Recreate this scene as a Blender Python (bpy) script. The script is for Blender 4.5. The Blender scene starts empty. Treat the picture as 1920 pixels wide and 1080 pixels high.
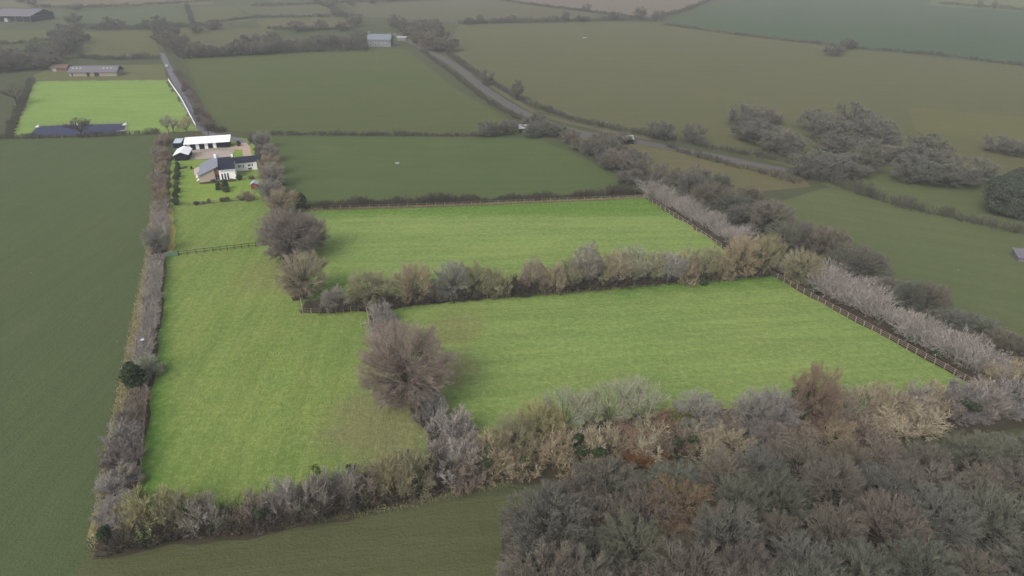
EXPOSURE = 0.55
import bpy, bmesh, math, random
import numpy as np
from mathutils import Vector, Matrix

S = bpy.context.scene
C = S.collection
W, H, F = 1920.0, 1080.0, 1283.0
CAM_Z, PITCH = 70.0, math.radians(27.5)
ST, CT = math.sin(PITCH), math.cos(PITCH)

# ---------------------------------------------------------------- survey helpers (map position of something seen in the photo)
def G(px, py, z=0.0):
    a = (px - W / 2) / F
    b = (H / 2 - py) / F
    dy = b * ST + CT
    dz = b * CT - ST
    s = (z - CAM_Z) / dz
    return Vector((a * s, dy * s, z))

def depth_of(p):
    return p.y * CT + (CAM_Z - p.z) * ST

def px_per_m(p):
    return F / depth_of(p)

# ---------------------------------------------------------------- object helpers
def tag(o, label=None, cat=None, group=None, kind=None):
    if label: o['label'] = label
    if cat: o['category'] = cat
    if group: o['group'] = group
    if kind: o['kind'] = kind
    return o

def empty(name, loc, rz=0.0, label=None, cat=None, group=None):
    o = bpy.data.objects.new(name, None)
    o.empty_display_size = 0.5
    C.objects.link(o)
    o.location = loc
    o.rotation_euler = (0, 0, rz)
    return tag(o, label, cat, group)

def link(name, me, parent=None, mat=None):
    o = bpy.data.objects.new(name, me)
    C.objects.link(o)
    if parent is not None: o.parent = parent
    if mat is not None and len(me.materials) == 0: me.materials.append(mat)
    return o

def np_mesh(name, V, faces3=None, faces4=None, mat=None, smooth=False):
    me = bpy.data.meshes.new(name)
    V = np.asarray(V, dtype=np.float32)
    f3 = np.zeros((0, 3), np.int32) if faces3 is None else np.asarray(faces3, np.int32)
    f4 = np.zeros((0, 4), np.int32) if faces4 is None else np.asarray(faces4, np.int32)
    me.vertices.add(len(V)); me.vertices.foreach_set('co', V.ravel())
    nl = f3.size + f4.size
    me.loops.add(nl)
    me.loops.foreach_set('vertex_index', np.concatenate([f3.ravel(), f4.ravel()]).astype(np.int32))
    me.polygons.add(len(f3) + len(f4))
    st = np.concatenate([np.arange(len(f3)) * 3, len(f3) * 3 + np.arange(len(f4)) * 4]).astype(np.int32)
    tot = np.concatenate([np.full(len(f3), 3), np.full(len(f4), 4)]).astype(np.int32)
    me.polygons.foreach_set('loop_start', st)
    me.polygons.foreach_set('loop_total', tot)
    if smooth: me.polygons.foreach_set('use_smooth', np.ones(len(f3) + len(f4), bool))
    me.update(calc_edges=True)
    me.validate()
    if mat: me.materials.append(mat)
    return me

class MB:
    """boxes, bars and prisms collected into one mesh"""
    def __init__(self): self.bm = bmesh.new()
    def box(self, x0, x1, y0, y1, z0, z1):
        v = [self.bm.verts.new(p) for p in ((x0,y0,z0),(x1,y0,z0),(x1,y1,z0),(x0,y1,z0),(x0,y0,z1),(x1,y0,z1),(x1,y1,z1),(x0,y1,z1))]
        for f in ((3,2,1,0),(4,5,6,7),(0,1,5,4),(1,2,6,5),(2,3,7,6),(3,0,4,7)):
            self.bm.faces.new([v[i] for i in f])
        return self
    def prism(self, pts, off):
        """closed outline pts (3D, planar) swept by vector off"""
        a = [self.bm.verts.new(p) for p in pts]
        b = [self.bm.verts.new(Vector(p) + Vector(off)) for p in pts]
        n = len(pts)
        self.bm.faces.new(a[::-1]); self.bm.faces.new(b)
        for i in range(n): self.bm.faces.new((a[i], a[(i+1)%n], b[(i+1)%n], b[i]))
        return self
    def slab(self, quad, t):
        """four corners, thickness t straight down"""
        return self.prism([Vector(q) for q in quad], (0, 0, -t))
    def bar(self, p, q, w, h=None):
        h = h or w
        p, q = Vector(p), Vector(q)
        d = (q - p).normalized()
        s = d.cross(Vector((0,0,1)))
        if s.length < 1e-4: s = Vector((1,0,0))
        s.normalize(); u = s.cross(d)
        pts = [p + s*w/2 + u*h/2, p - s*w/2 + u*h/2, p - s*w/2 - u*h/2, p + s*w/2 - u*h/2]
        return self.prism(pts, q - p)
    def cyl(self, p, q, r0, r1=None, n=8):
        r1 = r0 if r1 is None else r1
        p, q = Vector(p), Vector(q)
        d = (q - p).normalized()
        s = d.cross(Vector((0,0,1)))
        if s.length < 1e-4: s = Vector((1,0,0))
        s.normalize(); u = s.cross(d)
        a = [self.bm.verts.new(p + (s*math.cos(t) + u*math.sin(t))*r0) for t in [2*math.pi*i/n for i in range(n)]]
        b = [self.bm.verts.new(q + (s*math.cos(t) + u*math.sin(t))*r1) for t in [2*math.pi*i/n for i in range(n)]]
        for i in range(n): self.bm.faces.new((a[i], a[(i+1)%n], b[(i+1)%n], b[i]))
        self.bm.faces.new(a[::-1]); self.bm.faces.new(b)
        return self
    def mesh(self, name, mat=None, bevel=0.0):
        if bevel:
            bmesh.ops.bevel(self.bm, geom=list(self.bm.edges), offset=bevel, segments=1, affect='EDGES')
        bmesh.ops.recalc_face_normals(self.bm, faces=self.bm.faces)
        me = bpy.data.meshes.new(name)
        self.bm.to_mesh(me); self.bm.free()
        if mat: me.materials.append(mat)
        return me
    def build(self, name, mat, parent=None, bevel=0.0):
        return link(name, self.mesh(name, mat, bevel), parent)

# ---------------------------------------------------------------- materials
def new_mat(name):
    m = bpy.data.materials.new(name); m.use_nodes = True
    nt = m.node_tree
    b = nt.nodes['Principled BSDF']
    b.inputs['Roughness'].default_value = 0.9
    b.inputs['Specular IOR Level'].default_value = 0.15
    return m, nt, b

def nd(nt, t, **kw):
    n = nt.nodes.new(t)
    for k, v in kw.items():
        if hasattr(n, k): setattr(n, k, v)
        else:
            key = int(k[1:]) if k[0] == 'i' and k[1:].isdigit() else k.replace('_', ' ')
            s = n.inputs[key]
            if isinstance(v, bpy.types.NodeSocket): nt.links.new(v, s)
            else: s.default_value = v
    return n

def rgba(c): return (c[0], c[1], c[2], 1.0)

def noise(nt, vec, scale, detail=3.0, rough=0.55):
    n = nd(nt, 'ShaderNodeTexNoise', Scale=scale, Detail=detail, Roughness=rough)
    nt.links.new(vec, n.inputs['Vector'])
    return n.outputs['Fac']

def ramp(nt, fac, lo, hi):
    n = nd(nt, 'ShaderNodeMapRange'); n.inputs['From Min'].default_value = lo; n.inputs['From Max'].default_value = hi
    nt.links.new(fac, n.inputs['Value'])
    return n.outputs['Result']

def mix(nt, fac, a, b):
    n = nd(nt, 'ShaderNodeMix', data_type='RGBA')
    for s, v in ((n.inputs['Factor'], fac), (n.inputs[6], a), (n.inputs[7], b)):
        if isinstance(v, bpy.types.NodeSocket): nt.links.new(v, s)
        else: s.default_value = v if isinstance(v, (int, float)) else rgba(v)
    return n.outputs[2]

def mul(nt, a, b, op='MULTIPLY'):
    n = nd(nt, 'ShaderNodeMath', operation=op)
    for s, v in ((n.inputs[0], a), (n.inputs[1], b)):
        if isinstance(v, bpy.types.NodeSocket): nt.links.new(v, s)
        else: s.default_value = v
    return n.outputs[0]

def scale_col(nt, col, f):
    n = nd(nt, 'ShaderNodeVectorMath', operation='SCALE')
    nt.links.new(col, n.inputs[0])
    if isinstance(f, bpy.types.NodeSocket): nt.links.new(f, n.inputs['Scale'])
    else: n.inputs['Scale'].default_value = f
    return n.outputs[0]

def bump(nt, b, h, strength, dist):
    n = nd(nt, 'ShaderNodeBump', Strength=strength, Distance=dist)
    nt.links.new(h, n.inputs['Height']); nt.links.new(n.outputs[0], b.inputs['Normal'])

def grass_mat(name, a, b_, c, ang=0.0, stretch=4.0, big=0.03, contrast=1.0, litter=(), lush=(), streak=0.35, grain=1.0):
    """turf: broad patches a/b, flecks of c, grain drawn out along the mowing direction; litter = leaf-litter spots (px, py, radius m, colour)"""
    m, nt, bs = new_mat(name)
    tc = nd(nt, 'ShaderNodeTexCoord').outputs['Object']
    mp = nd(nt, 'ShaderNodeMapping'); nt.links.new(tc, mp.inputs['Vector'])
    mp.vector_type = 'TEXTURE'; mp.inputs['Rotation'].default_value = (0, 0, ang); mp.inputs['Scale'].default_value = (stretch, 1.0, 1.0)
    st = mp.outputs[0]
    n1 = noise(nt, tc, big, 4.0, 0.6)
    n2 = noise(nt, tc, big*7, 4.0, 0.65)
    n3 = noise(nt, st, 0.22, 3.0, 0.6)
    n4 = noise(nt, st, 1.1, 4.0, 0.75)
    n5 = noise(nt, tc, 2.2, 3.0, 0.8)
    f = mul(nt, mul(nt, ramp(nt, n1, .34, .66), 0.4), mul(nt, mul(nt, ramp(nt, n2, .3, .7), 0.3), mul(nt, ramp(nt, n3, .3, .7), streak), 'ADD'), 'ADD')
    col = mix(nt, f, a, b_)
    col = mix(nt, mul(nt, ramp(nt, n4, .52, .8), 0.55*contrast), col, c)
    for (lx, ly, r, k, lc) in lush:
        # a strip of lusher grass along the line through (lx,ly) with normal angle k, r metres deep
        vm = nd(nt, 'ShaderNodeVectorMath', operation='DOT_PRODUCT'); nt.links.new(tc, vm.inputs[0]); vm.inputs[1].default_value = (math.cos(k), math.sin(k), 0)
        p = lx*math.cos(k) + ly*math.sin(k)
        d = mul(nt, vm.outputs['Value'], -p, 'ADD')
        d = mul(nt, d, mul(nt, mul(nt, n2, -.5, 'ADD'), r*1.2), 'ADD')
        mk = nd(nt, 'ShaderNodeMapRange', interpolation_type='SMOOTHSTEP'); nt.links.new(d, mk.inputs['Value'])
        mk.inputs['From Min'].default_value = 0; mk.inputs['From Max'].default_value = r
        mk.inputs['To Min'].default_value = .8; mk.inputs['To Max'].default_value = 0
        col = mix(nt, mk.outputs[0], col, lc)
    for (lx, ly, r, lc) in litter:
        vm = nd(nt, 'ShaderNodeVectorMath', operation='DISTANCE'); nt.links.new(tc, vm.inputs[0]); vm.inputs[1].default_value = (lx, ly, 0)
        d = mul(nt, vm.outputs['Value'], mul(nt, mul(nt, n2, -.5, 'ADD'), r*.9), 'ADD')
        mk = nd(nt, 'ShaderNodeMapRange', interpolation_type='SMOOTHSTEP'); nt.links.new(d, mk.inputs['Value'])
        mk.inputs['From Min'].default_value = r*.4; mk.inputs['From Max'].default_value = r*1.15
        mk.inputs['To Min'].default_value = 1; mk.inputs['To Max'].default_value = 0
        sp = mul(nt, mk.outputs[0], ramp(nt, n5, .15, .5))
        col = mix(nt, mul(nt, sp, .66), col, lc)
    # scattered pale droppings and thistles
    vo = nd(nt, 'ShaderNodeTexVoronoi', Scale=0.11); nt.links.new(tc, vo.inputs['Vector'])
    dot = mul(nt, ramp(nt, vo.outputs['Distance'], .035, .02), .5*min(1, contrast))
    col = mix(nt, dot, col, (.35, .36, .2))
    n6 = noise(nt, tc, .9, 5.0, .85)
    mp2 = nd(nt, 'ShaderNodeMapping'); nt.links.new(tc, mp2.inputs['Vector'])
    mp2.vector_type = 'TEXTURE'; mp2.inputs['Rotation'].default_value = (0, 0, ang); mp2.inputs['Scale'].default_value = (2.0, 1.0, 1.0)
    n7 = noise(nt, mp2.outputs[0], 1.9, 4.0, .8)
    col = mix(nt, mul(nt, ramp(nt, n6, .5, .7), .38*contrast), col, c)
    col = mix(nt, mul(nt, ramp(nt, n7, .5, .34), .38*contrast), col, tuple(.62*q for q in a))
    mp3 = nd(nt, 'ShaderNodeMapping'); nt.links.new(tc, mp3.inputs['Vector'])
    mp3.vector_type = 'TEXTURE'; mp3.inputs['Rotation'].default_value = (0, 0, ang); mp3.inputs['Scale'].default_value = (40, 2.4, 1.0)
    n8 = noise(nt, mp3.outputs[0], 1.0, 2.0, .5)
    col = scale_col(nt, col, mul(nt, mul(nt, ramp(nt, n8, .35, .65), .14*min(1, contrast)), 1-.07*min(1, contrast), 'ADD'))
    n9 = noise(nt, tc, .055, 6.0, .68)
    col = mix(nt, mul(nt, ramp(nt, n9, .56, .72), .5*min(1, contrast)), col, tuple(.5*q+.5*w for q, w in zip(b_, (.16, .15, .075))))
    fine = mul(nt, mul(nt, ramp(nt, n6, .3, .7), .45*grain*min(1, contrast)), 1-.22*grain*min(1, contrast), 'ADD')
    col = scale_col(nt, col, fine)
    nt.links.new(col, bs.inputs['Base Color'])
    bs.inputs['Specular IOR Level'].default_value = 0.05
    bump(nt, bs, mul(nt, n4, n5, 'ADD'), 0.6, 0.35)
    return m

def plain_mat(name, col, rough=0.8, spec=0.25, vary=0.25, scale=1.5, metal=0.0, bmp=0.0):
    m, nt, b = new_mat(name)
    tc = nd(nt, 'ShaderNodeTexCoord').outputs['Object']
    n1 = noise(nt, tc, scale, 5.0, .65)
    n2 = noise(nt, tc, scale*9, 3.0, .7)
    f = mul(nt, mul(nt, mul(nt, n1, n2, 'ADD'), vary), 1 - vary, 'ADD')
    rgb = nd(nt, 'ShaderNodeRGB'); rgb.outputs[0].default_value = rgba(col)
    nt.links.new(scale_col(nt, rgb.outputs[0], f), b.inputs['Base Color'])
    b.inputs['Roughness'].default_value = rough; b.inputs['Specular IOR Level'].default_value = spec; b.inputs['Metallic'].default_value = metal
    if bmp: bump(nt, b, n2, bmp, .02)
    return m

def plant_mat(name, vary=0.5, dark=0.75, spec=0.1, hue=0.02):
    """colour from the object, every twig or leaf a little different"""
    m, nt, b = new_mat(name)
    oi = nd(nt, 'ShaderNodeObjectInfo')
    ge = nd(nt, 'ShaderNodeNewGeometry')
    tc = nd(nt, 'ShaderNodeTexCoord').outputs['Object']
    n1 = noise(nt, tc, .45, 3.0, .6)
    f = mul(nt, mul(nt, ge.outputs['Random Per Island'], vary), dark, 'ADD')
    f = mul(nt, f, mul(nt, mul(nt, n1, .7), .65, 'ADD'))
    hs = nd(nt, 'ShaderNodeHueSaturation'); nt.links.new(oi.outputs['Color'], hs.inputs['Color'])
    h = mul(nt, mul(nt, mul(nt, n1, -.5, 'ADD'), hue*4), .5, 'ADD')
    nt.links.new(h, hs.inputs['Hue'])
    nt.links.new(scale_col(nt, hs.outputs[0], f), b.inputs['Base Color'])
    b.inputs['Specular IOR Level'].default_value = spec
    return m

M_TWIG = plant_mat('twigs', .6, .7)
M_BARK = plant_mat('bark', .3, .55)
M_LEAF = plant_mat('leaves', .9, .5, .25, .03)
M_IVY = plain_mat('ivy_leaves', (.035, .065, .02), .6, .3, .6, 2.0)
M_STRAW = plant_mat('dry_grass', .7, .6)

# ---------------------------------------------------------------- sheets of ground
def sheet(name, pts, z, mat, px=True, jit=0.35, step=3.0, seed=0):
    rng = random.Random(seed or len(name)*7 + len(pts))
    P = [G(*p) if px else Vector((p[0], p[1], 0)) for p in pts]
    out = []
    n = len(P)
    for i in range(n):
        a, b = P[i], P[(i+1) % n]
        d = b - a
        stp = max(step, d.length/60.0)
        k = max(1, int(d.length/stp))
        nn = Vector((-d.y, d.x, 0)).normalized()
        for j in range(k):
            q = a + d*(j/k)
            if j: q = q + nn*rng.uniform(-jit, jit)
            out.append((q.x, q.y, z))
    bm = bmesh.new()
    bm.faces.new([bm.verts.new(p) for p in out])
    bmesh.ops.triangulate(bm, faces=bm.faces[:], ngon_method='EAR_CLIP')
    bmesh.ops.recalc_face_normals(bm, faces=bm.faces)
    if bm.faces and sum(f.normal.z for f in bm.faces) < 0: bmesh.ops.reverse_faces(bm, faces=bm.faces)
    me = bpy.data.meshes.new(name); bm.to_mesh(me); bm.free()
    me.materials.append(mat)
    o = link(name, me)
    tag(o, kind='structure')
    return o

def smooth_line(pts, step=2.0):
    """Catmull-Rom through ground points"""
    P = [Vector((p[0], p[1], 0)) for p in pts]
    P = [P[0]*2 - P[1]] + P + [P[-1]*2 - P[-2]]
    out = []
    for i in range(1, len(P)-2):
        p0, p1, p2, p3 = P[i-1], P[i], P[i+1], P[i+2]
        k = max(1, int((p2-p1).length/step))
        for j in range(k):
            t = j/k
            out.append(0.5*((2*p1) + (p2-p0)*t + (2*p0-5*p1+4*p2-p3)*t*t + (3*p1-p0-3*p2+p3)*t**3))
    out.append(P[-2])
    return out

def ribbon(name, pxpts, width, z, mat, kind='structure', step=3.0, off=0.0, px=True, wj=0.0, seed=1):
    rng = random.Random(seed)
    L = smooth_line([G(*p) if px else p for p in pxpts], step)
    V = []
    for i, p in enumerate(L):
        d = (L[min(i+1, len(L)-1)] - L[max(i-1, 0)]).normalized()
        n = Vector((-d.y, d.x, 0))
        a = p + n*(off + width/2 + rng.uniform(-wj, wj)); b = p + n*(off - width/2 + rng.uniform(-wj, wj))
        V += [(a.x, a.y, z), (b.x, b.y, z)]
    F4 = [(2*i+1, 2*i+3, 2*i+2, 2*i) for i in range(len(L)-1)]
    o = link(name, np_mesh(name, V, None, F4, mat))
    if kind: tag(o, kind=kind)
    return o
# ---------------------------------------------------------------- bare woody growth, level by level
def unit(v):
    return v / np.maximum(np.linalg.norm(v, axis=-1, keepdims=True), 1e-9)

def perp(rng, d):
    r = rng.normal(size=d.shape)
    r -= d * (r*d).sum(-1, keepdims=True)
    return unit(r)

class Geo:
    def __init__(self): self.V, self.T, self.Q, self.n = [], [], [], 0
    def add(self, V, T=None, Q=None):
        self.V.append(V.reshape(-1, 3))
        if T is not None: self.T.append(T.reshape(-1, 3) + self.n)
        if Q is not None: self.Q.append(Q.reshape(-1, 4) + self.n)
        self.n += V.size // 3
    def mesh(self, name, mat):
        return np_mesh(name, np.concatenate(self.V) if self.V else np.zeros((0, 3)), np.concatenate(self.T) if self.T else None, np.concatenate(self.Q) if self.Q else None, mat)

def emit(rng, geo, kind, p0, p1, p2, r):
    N = len(p0)
    d = unit(p2 - p0)
    if kind == 'tri':
        w = perp(rng, d) * r[:, None]
        V = np.stack([p0 - w, p0 + w, p2], 1)
        geo.add(V, np.arange(3*N).reshape(N, 3))
    elif kind == 'strip':
        w = perp(rng, d) * r[:, None]
        V = np.stack([p0 - w, p0 + w, p1 + w*.75, p1 - w*.75, p2], 1)
        b = np.arange(N)[:, None]*5
        geo.add(V, b + np.array([[3, 2, 4]]), b + np.array([[0, 1, 2, 3]]))
    else:
        k = 6 if kind == 'trunk' else 4
        u = perp(rng, d); v = np.cross(d, u)
        rings = []
        for p, f in ((p0, 1.0), (p1, .75), (p2, .42)):
            a = np.arange(k)*2*np.pi/k
            rings.append(p[:, None] + (u[:, None]*np.cos(a)[None, :, None] + v[:, None]*np.sin(a)[None, :, None]) * (r*f)[:, None, None])
        V = np.concatenate(rings, 1)
        q = []
        for ring in range(2):
            for j in range(k):
                q.append([ring*k + j, ring*k + (j+1) % k, (ring+1)*k + (j+1) % k, (ring+1)*k + j])
        b = np.arange(N)[:, None, None]*(3*k)
        geo.add(V, None, b + np.array(q)[None])

def grow(rng, P, D, L, R, levels, clamp, geo_of, carry=None):
    """levels: dicts(kind, n children, t0 first child, ang (lo,hi) deg, f length factor, up, r radius of the children, wob)"""
    for li, lv in enumerate(levels):
        L = clamp(P, D, L, carry)
        wob = lv.get('wob', .12)
        p1 = P + D*(L*.5)[:, None] + rng.normal(size=P.shape)*(L*wob*.35)[:, None]
        d2 = unit(D + rng.normal(size=D.shape)*wob + np.array([0, 0, lv.get('up', 0.)]))
        p2 = p1 + d2*(L*.5)[:, None]
        emit(rng, geo_of(li), lv['kind'], P, p1, p2, R)
        n = lv.get('n', 0)
        if not n or li == len(levels) - 1: break
        idx = np.repeat(np.arange(len(P)), n)
        t = rng.uniform(lv.get('t0', .3), 1.0, len(idx))
        first = (np.arange(len(idx)) % n) == 0
        t[first] = 1.0
        a = P[idx]; b = p1[idx]; c = p2[idx]
        q = np.where((t < .5)[:, None], a + (b-a)*(t*2)[:, None], b + (c-b)*((t-.5)*2)[:, None])
        ang = np.radians(rng.uniform(lv['ang'][0], lv['ang'][1], len(idx)))
        ang[first] *= .4
        ax = d2[idx]
        nd_ = unit(ax*np.cos(ang)[:, None] + perp(rng, ax)*np.sin(ang)[:, None] + np.array([0, 0, lv.get('bias', .1)]))
        nl = L[idx]*lv['f']*rng.uniform(.65, 1.25, len(idx))*(1.15 - .45*t)
        P, D, L = q, nd_, nl
        R = np.full(len(idx), lv['r'])*rng.uniform(.7, 1.3, len(idx))
        if carry is not None: carry = carry[idx]

def dome_clamp(c, rad, rng, lump=.16):
    K = rng.normal(size=(5, 3))*3.2; ph = rng.uniform(0, 6.28, 5)
    c = np.array(c); rad = np.array(rad)
    def f(P, D, L, carry):
        for _ in range(2):
            e = (P + D*L[:, None] - c)/rad
            rr = np.linalg.norm(e, axis=1)
            lim = 1 + lump*np.sin((e/np.maximum(rr, 1e-6)[:, None]) @ K.T + ph).sum(1)/3.4
            q = rr/lim
            L = np.where(q > 1, L/np.maximum(q, 1)**1.25, L)
        return np.maximum(L, .05)
    return f

def dirs(rng, n, lo, hi):
    """n directions spread evenly in azimuth and in polar angle lo..hi degrees from straight up"""
    i = np.arange(n)
    az = i*2.39996 + rng.uniform(0, .6, n)
    u = (i + rng.uniform(.2, .8, n))/n
    po = np.arccos(np.cos(np.radians(lo)) + u*(np.cos(np.radians(hi)) - np.cos(np.radians(lo))))
    return np.stack([np.sin(po)*np.cos(az), np.sin(po)*np.sin(az), np.cos(po)], 1)

def make_tree_mesh(seed, w, h, trunk_h=.22, limbs=18, k=(8, 8, 8, 5), tw=.020, lump=.14, polar=(4, 112), name='dome'):
    """round-headed bare tree: (trunk and limbs, crown of twigs)"""
    rng = np.random.default_rng(seed)
    r = w/2
    th = h*trunk_h
    crz = (h - th*.55)/2
    cz = h - crz
    clamp = dome_clamp((0, 0, cz), (r, r, crz), rng, lump)
    gt, gc = Geo(), Geo()
    tr = .028*h
    emit(rng, gt, 'trunk', np.array([[0, 0, -.3]]), np.array([[.05, .03, th*.5]]), np.array([[0, .06, th*1.25]]), np.array([tr*1.25]))
    D = dirs(rng, limbs, *polar)
    P = np.stack([rng.normal(size=limbs)*.08, rng.normal(size=limbs)*.08, th*rng.uniform(.75, 1.2, limbs)], 1)
    Lh = np.sqrt((D[:, 0]*r)**2 + (D[:, 1]*r)**2 + (D[:, 2]*(h-th))**2)*.70
    lv = [dict(kind='limb', n=k[0], t0=.25, ang=(14, 52), f=.66, up=.12, r=tr*.28, wob=.16, bias=.10),
          dict(kind='limb', n=k[1], t0=.25, ang=(15, 55), f=.64, up=.06, r=tr*.11, wob=.16, bias=.06),
          dict(kind='strip', n=k[2], t0=.25, ang=(15, 55), f=.64, up=.03, r=tw*1.25, wob=.16, bias=.05),
          dict(kind='strip', n=k[3], t0=.2, ang=(12, 50), f=.66, up=.05, r=tw, wob=.15, bias=.05),
          dict(kind='tri')]
    grow(rng, P, D, Lh, np.full(limbs, tr*.55), lv, clamp, lambda i: gt if i < 1 else gc)
    return gt.mesh(name + '_wood', M_BARK), gc.mesh(name + '_twigs', M_TWIG)

def make_dome_mesh(seed, w, h, limbs=60, k=(7, 6, 5, 3), tw=.016, lump=.06, trunk_h=.2, low=112, name='round_tree'):
    """open-grown bare tree: limbs radiate from the trunk head, twigs fan out to an even dome"""
    rng = np.random.default_rng(seed)
    r = w/2; th = h*trunk_h
    cz = h*.52; crz = h - cz
    clamp = dome_clamp((0, 0, cz), (r, r, crz), rng, lump)
    gt, gc = Geo(), Geo()
    tr = .026*h
    emit(rng, gt, 'trunk', np.array([[0, 0, -.3]]), np.array([[.05, .03, th*.6]]), np.array([[0, .06, th*1.5]]), np.array([tr*1.25]))
    m = 9
    D0 = dirs(rng, m, 12, 75)
    emit(rng, gt, 'limb', np.tile([[0, 0, th]], (m, 1)) + rng.normal(size=(m, 3))*.06, np.array([[0, 0, th]]) + D0*h*.16, np.array([[0, 0, th]]) + D0*h*.36, np.full(m, tr*.55))
    D = dirs(rng, limbs, 3, low)
    u = rng.uniform(.0, 1, (limbs, 1))
    P = np.array([[0, 0, th*1.05]]) + D*u*h*.06 + np.array([[0, 0, 1]])*rng.uniform(0, .22, (limbs, 1))*h*(D[:, 2:3] > 0)
    # length to the envelope along D
    A = ((D/np.array([r, r, crz]))**2).sum(1); Bq = ((P - [0, 0, cz])*D/np.array([r, r, crz])**2).sum(1); Cq = (((P - [0, 0, cz])/np.array([r, r, crz]))**2).sum(1) - 1
    Lh = (-Bq + np.sqrt(np.maximum(Bq*Bq - A*Cq, 0)))/A*rng.uniform(.62, .86, limbs)
    lv = [dict(kind='limb', n=k[0], t0=.4, ang=(8, 36), f=.40, up=.06, r=tw*2.2, wob=.12, bias=.06),
          dict(kind='strip', n=k[1], t0=.25, ang=(8, 44), f=.62, up=.03, r=tw*1.5, wob=.12, bias=.05),
          dict(kind='strip', n=k[2], t0=.2, ang=(8, 42), f=.62, up=.03, r=tw*1.1, wob=.12, bias=.05),
          dict(kind='strip', n=k[3], t0=.15, ang=(8, 45), f=.66, up=.05, r=tw, wob=.12, bias=.05),
          dict(kind='tri')]
    grow(rng, P, D, Lh, np.full(limbs, .05 + .0025*h), lv, clamp, lambda i: gt if i < 1 else gc)
    return gt.mesh(name + '_wood', M_BARK), gc.mesh(name + '_twigs', M_TWIG)

def make_shrub_mesh(seed, w, h, stems=16, k=(6, 6, 6), tw=.024, lump=.15, polar=(5, 88), name='shrub'):
    """many-stemmed bush: (stems, twigs)"""
    rng = np.random.default_rng(seed)
    r = w/2
    clamp = dome_clamp((0, 0, h*.42), (r, r, h*.58), rng, lump)
    gt, gc = Geo(), Geo()
    D = dirs(rng, stems, *polar)
    P = np.concatenate([rng.normal(size=(stems, 2))*r*.28, np.full((stems, 1), -.15)], 1)
    Lh = np.sqrt((D[:, 0]*r)**2 + (D[:, 1]*r)**2 + (D[:, 2]*h)**2)*.66
    lv = [dict(kind='limb', n=k[0], t0=.22, ang=(14, 50), f=.6, up=.15, r=.03, wob=.16, bias=.10),
          dict(kind='strip', n=k[1], t0=.2, ang=(14, 52), f=.64, up=.06, r=tw*1.3, wob=.18, bias=.08),
          dict(kind='strip', n=k[2], t0=.15, ang=(12, 52), f=.66, up=.05, r=tw, wob=.16, bias=.08),
          dict(kind='tri')]
    grow(rng, P, D, Lh, np.full(stems, .07), lv, clamp, lambda i: gt if i < 1 else gc)
    return gt.mesh(name + '_wood', M_BARK), gc.mesh(name + '_twigs', M_TWIG)

def leaf_cloud(rng, centres, radii, n, size):
    """n leaf faces per clump spread through ellipsoids"""
    out = []
    for c, r in zip(centres, radii):
        d = unit(rng.normal(size=(n, 3)))
        rr = rng.uniform(.25, 1, (n, 1))**.45
        p = np.array(c) + d*rr*np.array(r)
        a = perp(rng, d)*size; b = np.cross(unit(d + rng.normal(size=(n, 3))*.8), unit(a))*size*.7
        s = rng.uniform(.6, 1.3, (n, 1))
        out.append(np.stack([p - a*s, p - b*s, p + a*s, p + b*s], 1))
    V = np.concatenate(out)
    return V, np.arange(len(V)*4).reshape(-1, 4)

def make_leafy_mesh(seed, w, h, clumps=26, n=170, size=.14, name='evergreen', cone=0.0):
    rng = np.random.default_rng(seed)
    C_, R_ = [], []
    for i in range(clumps):
        u = (i + .5)/clumps
        z = h*(.12 + .8*u)
        rad = (w/2)*math.sqrt(max(0.02, 1 - (2*u - .9)**2*.85))*(1 - cone*u)
        a = i*2.4; q = rad*.72*rng.uniform(.3, 1)
        C_.append((q*math.cos(a), q*math.sin(a), z)); s = w*.17*rng.uniform(.7, 1.25)
        R_.append((s, s, s*.85))
    V, Q = leaf_cloud(rng, C_, R_, n, size)
    g = Geo(); g.add(V, None, Q)
    gt = Geo()
    m = 5
    D = dirs(rng, m, 5, 40); P = np.zeros((m, 3)); P[:, 2] = -.1
    p2 = P + D*h*.75
    emit(rng, gt, 'limb', P, P + D*h*.4, p2, np.full(m, .035*w/2 + .03))
    return gt.mesh(name + '_wood', M_BARK), g.mesh(name + '_leaves', M_LEAF)

def make_ivy_mesh(seed, n=420):
    """irregular ivy growth in a unit crown"""
    rng = np.random.default_rng(seed)
    C_ = [(rng.normal()*.17, rng.normal()*.17 - .12, z) for z in (.12, .24, .36, .48, .6)]
    R_ = [(rng.uniform(.08, .2), rng.uniform(.08, .2), rng.uniform(.08, .14)) for _ in C_]
    V, Q = leaf_cloud(rng, C_, R_, n, .02)
    g = Geo(); g.add(V, None, Q)
    return g.mesh('ivy_growth', M_LEAF)

TREES, SHRUBS = {}, {}
for i in range(3): TREES['dome%d' % i] = (make_dome_mesh(11+i, 10, 9, 95, (6, 6, 5, 3), .015, .08), 10, 9)
TREES['big0'] = (make_dome_mesh(25, 15, 14, 170, (7, 6, 5, 3), .015, .03, .2, 116, 'great_tree'), 15, 14)
TREES['big1'] = (make_dome_mesh(26, 15, 12.5, 150, (7, 6, 5, 3), .015, .06, .2, 114, 'great_tree'), 15, 12.5)
for i in range(2): TREES['tall%d' % i] = (make_tree_mesh(31+i, 6, 10, .2, 12, (8, 8, 7, 5), .019, .13, (3, 68), name='upright_tree'), 6, 10)
for i in range(2): TREES['thin%d' % i] = (make_tree_mesh(41+i, 7, 9, .3, 8, (6, 6, 6, 5), .013, .2, (3, 62), name='open_tree'), 7, 9)
for i in range(3): TREES['wood%d' % i] = (make_dome_mesh(51+i, 10, 9, 80, (7, 6, 5, 3), .018, .10, .3, 106, 'woodland_tree'), 10, 9)
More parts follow.
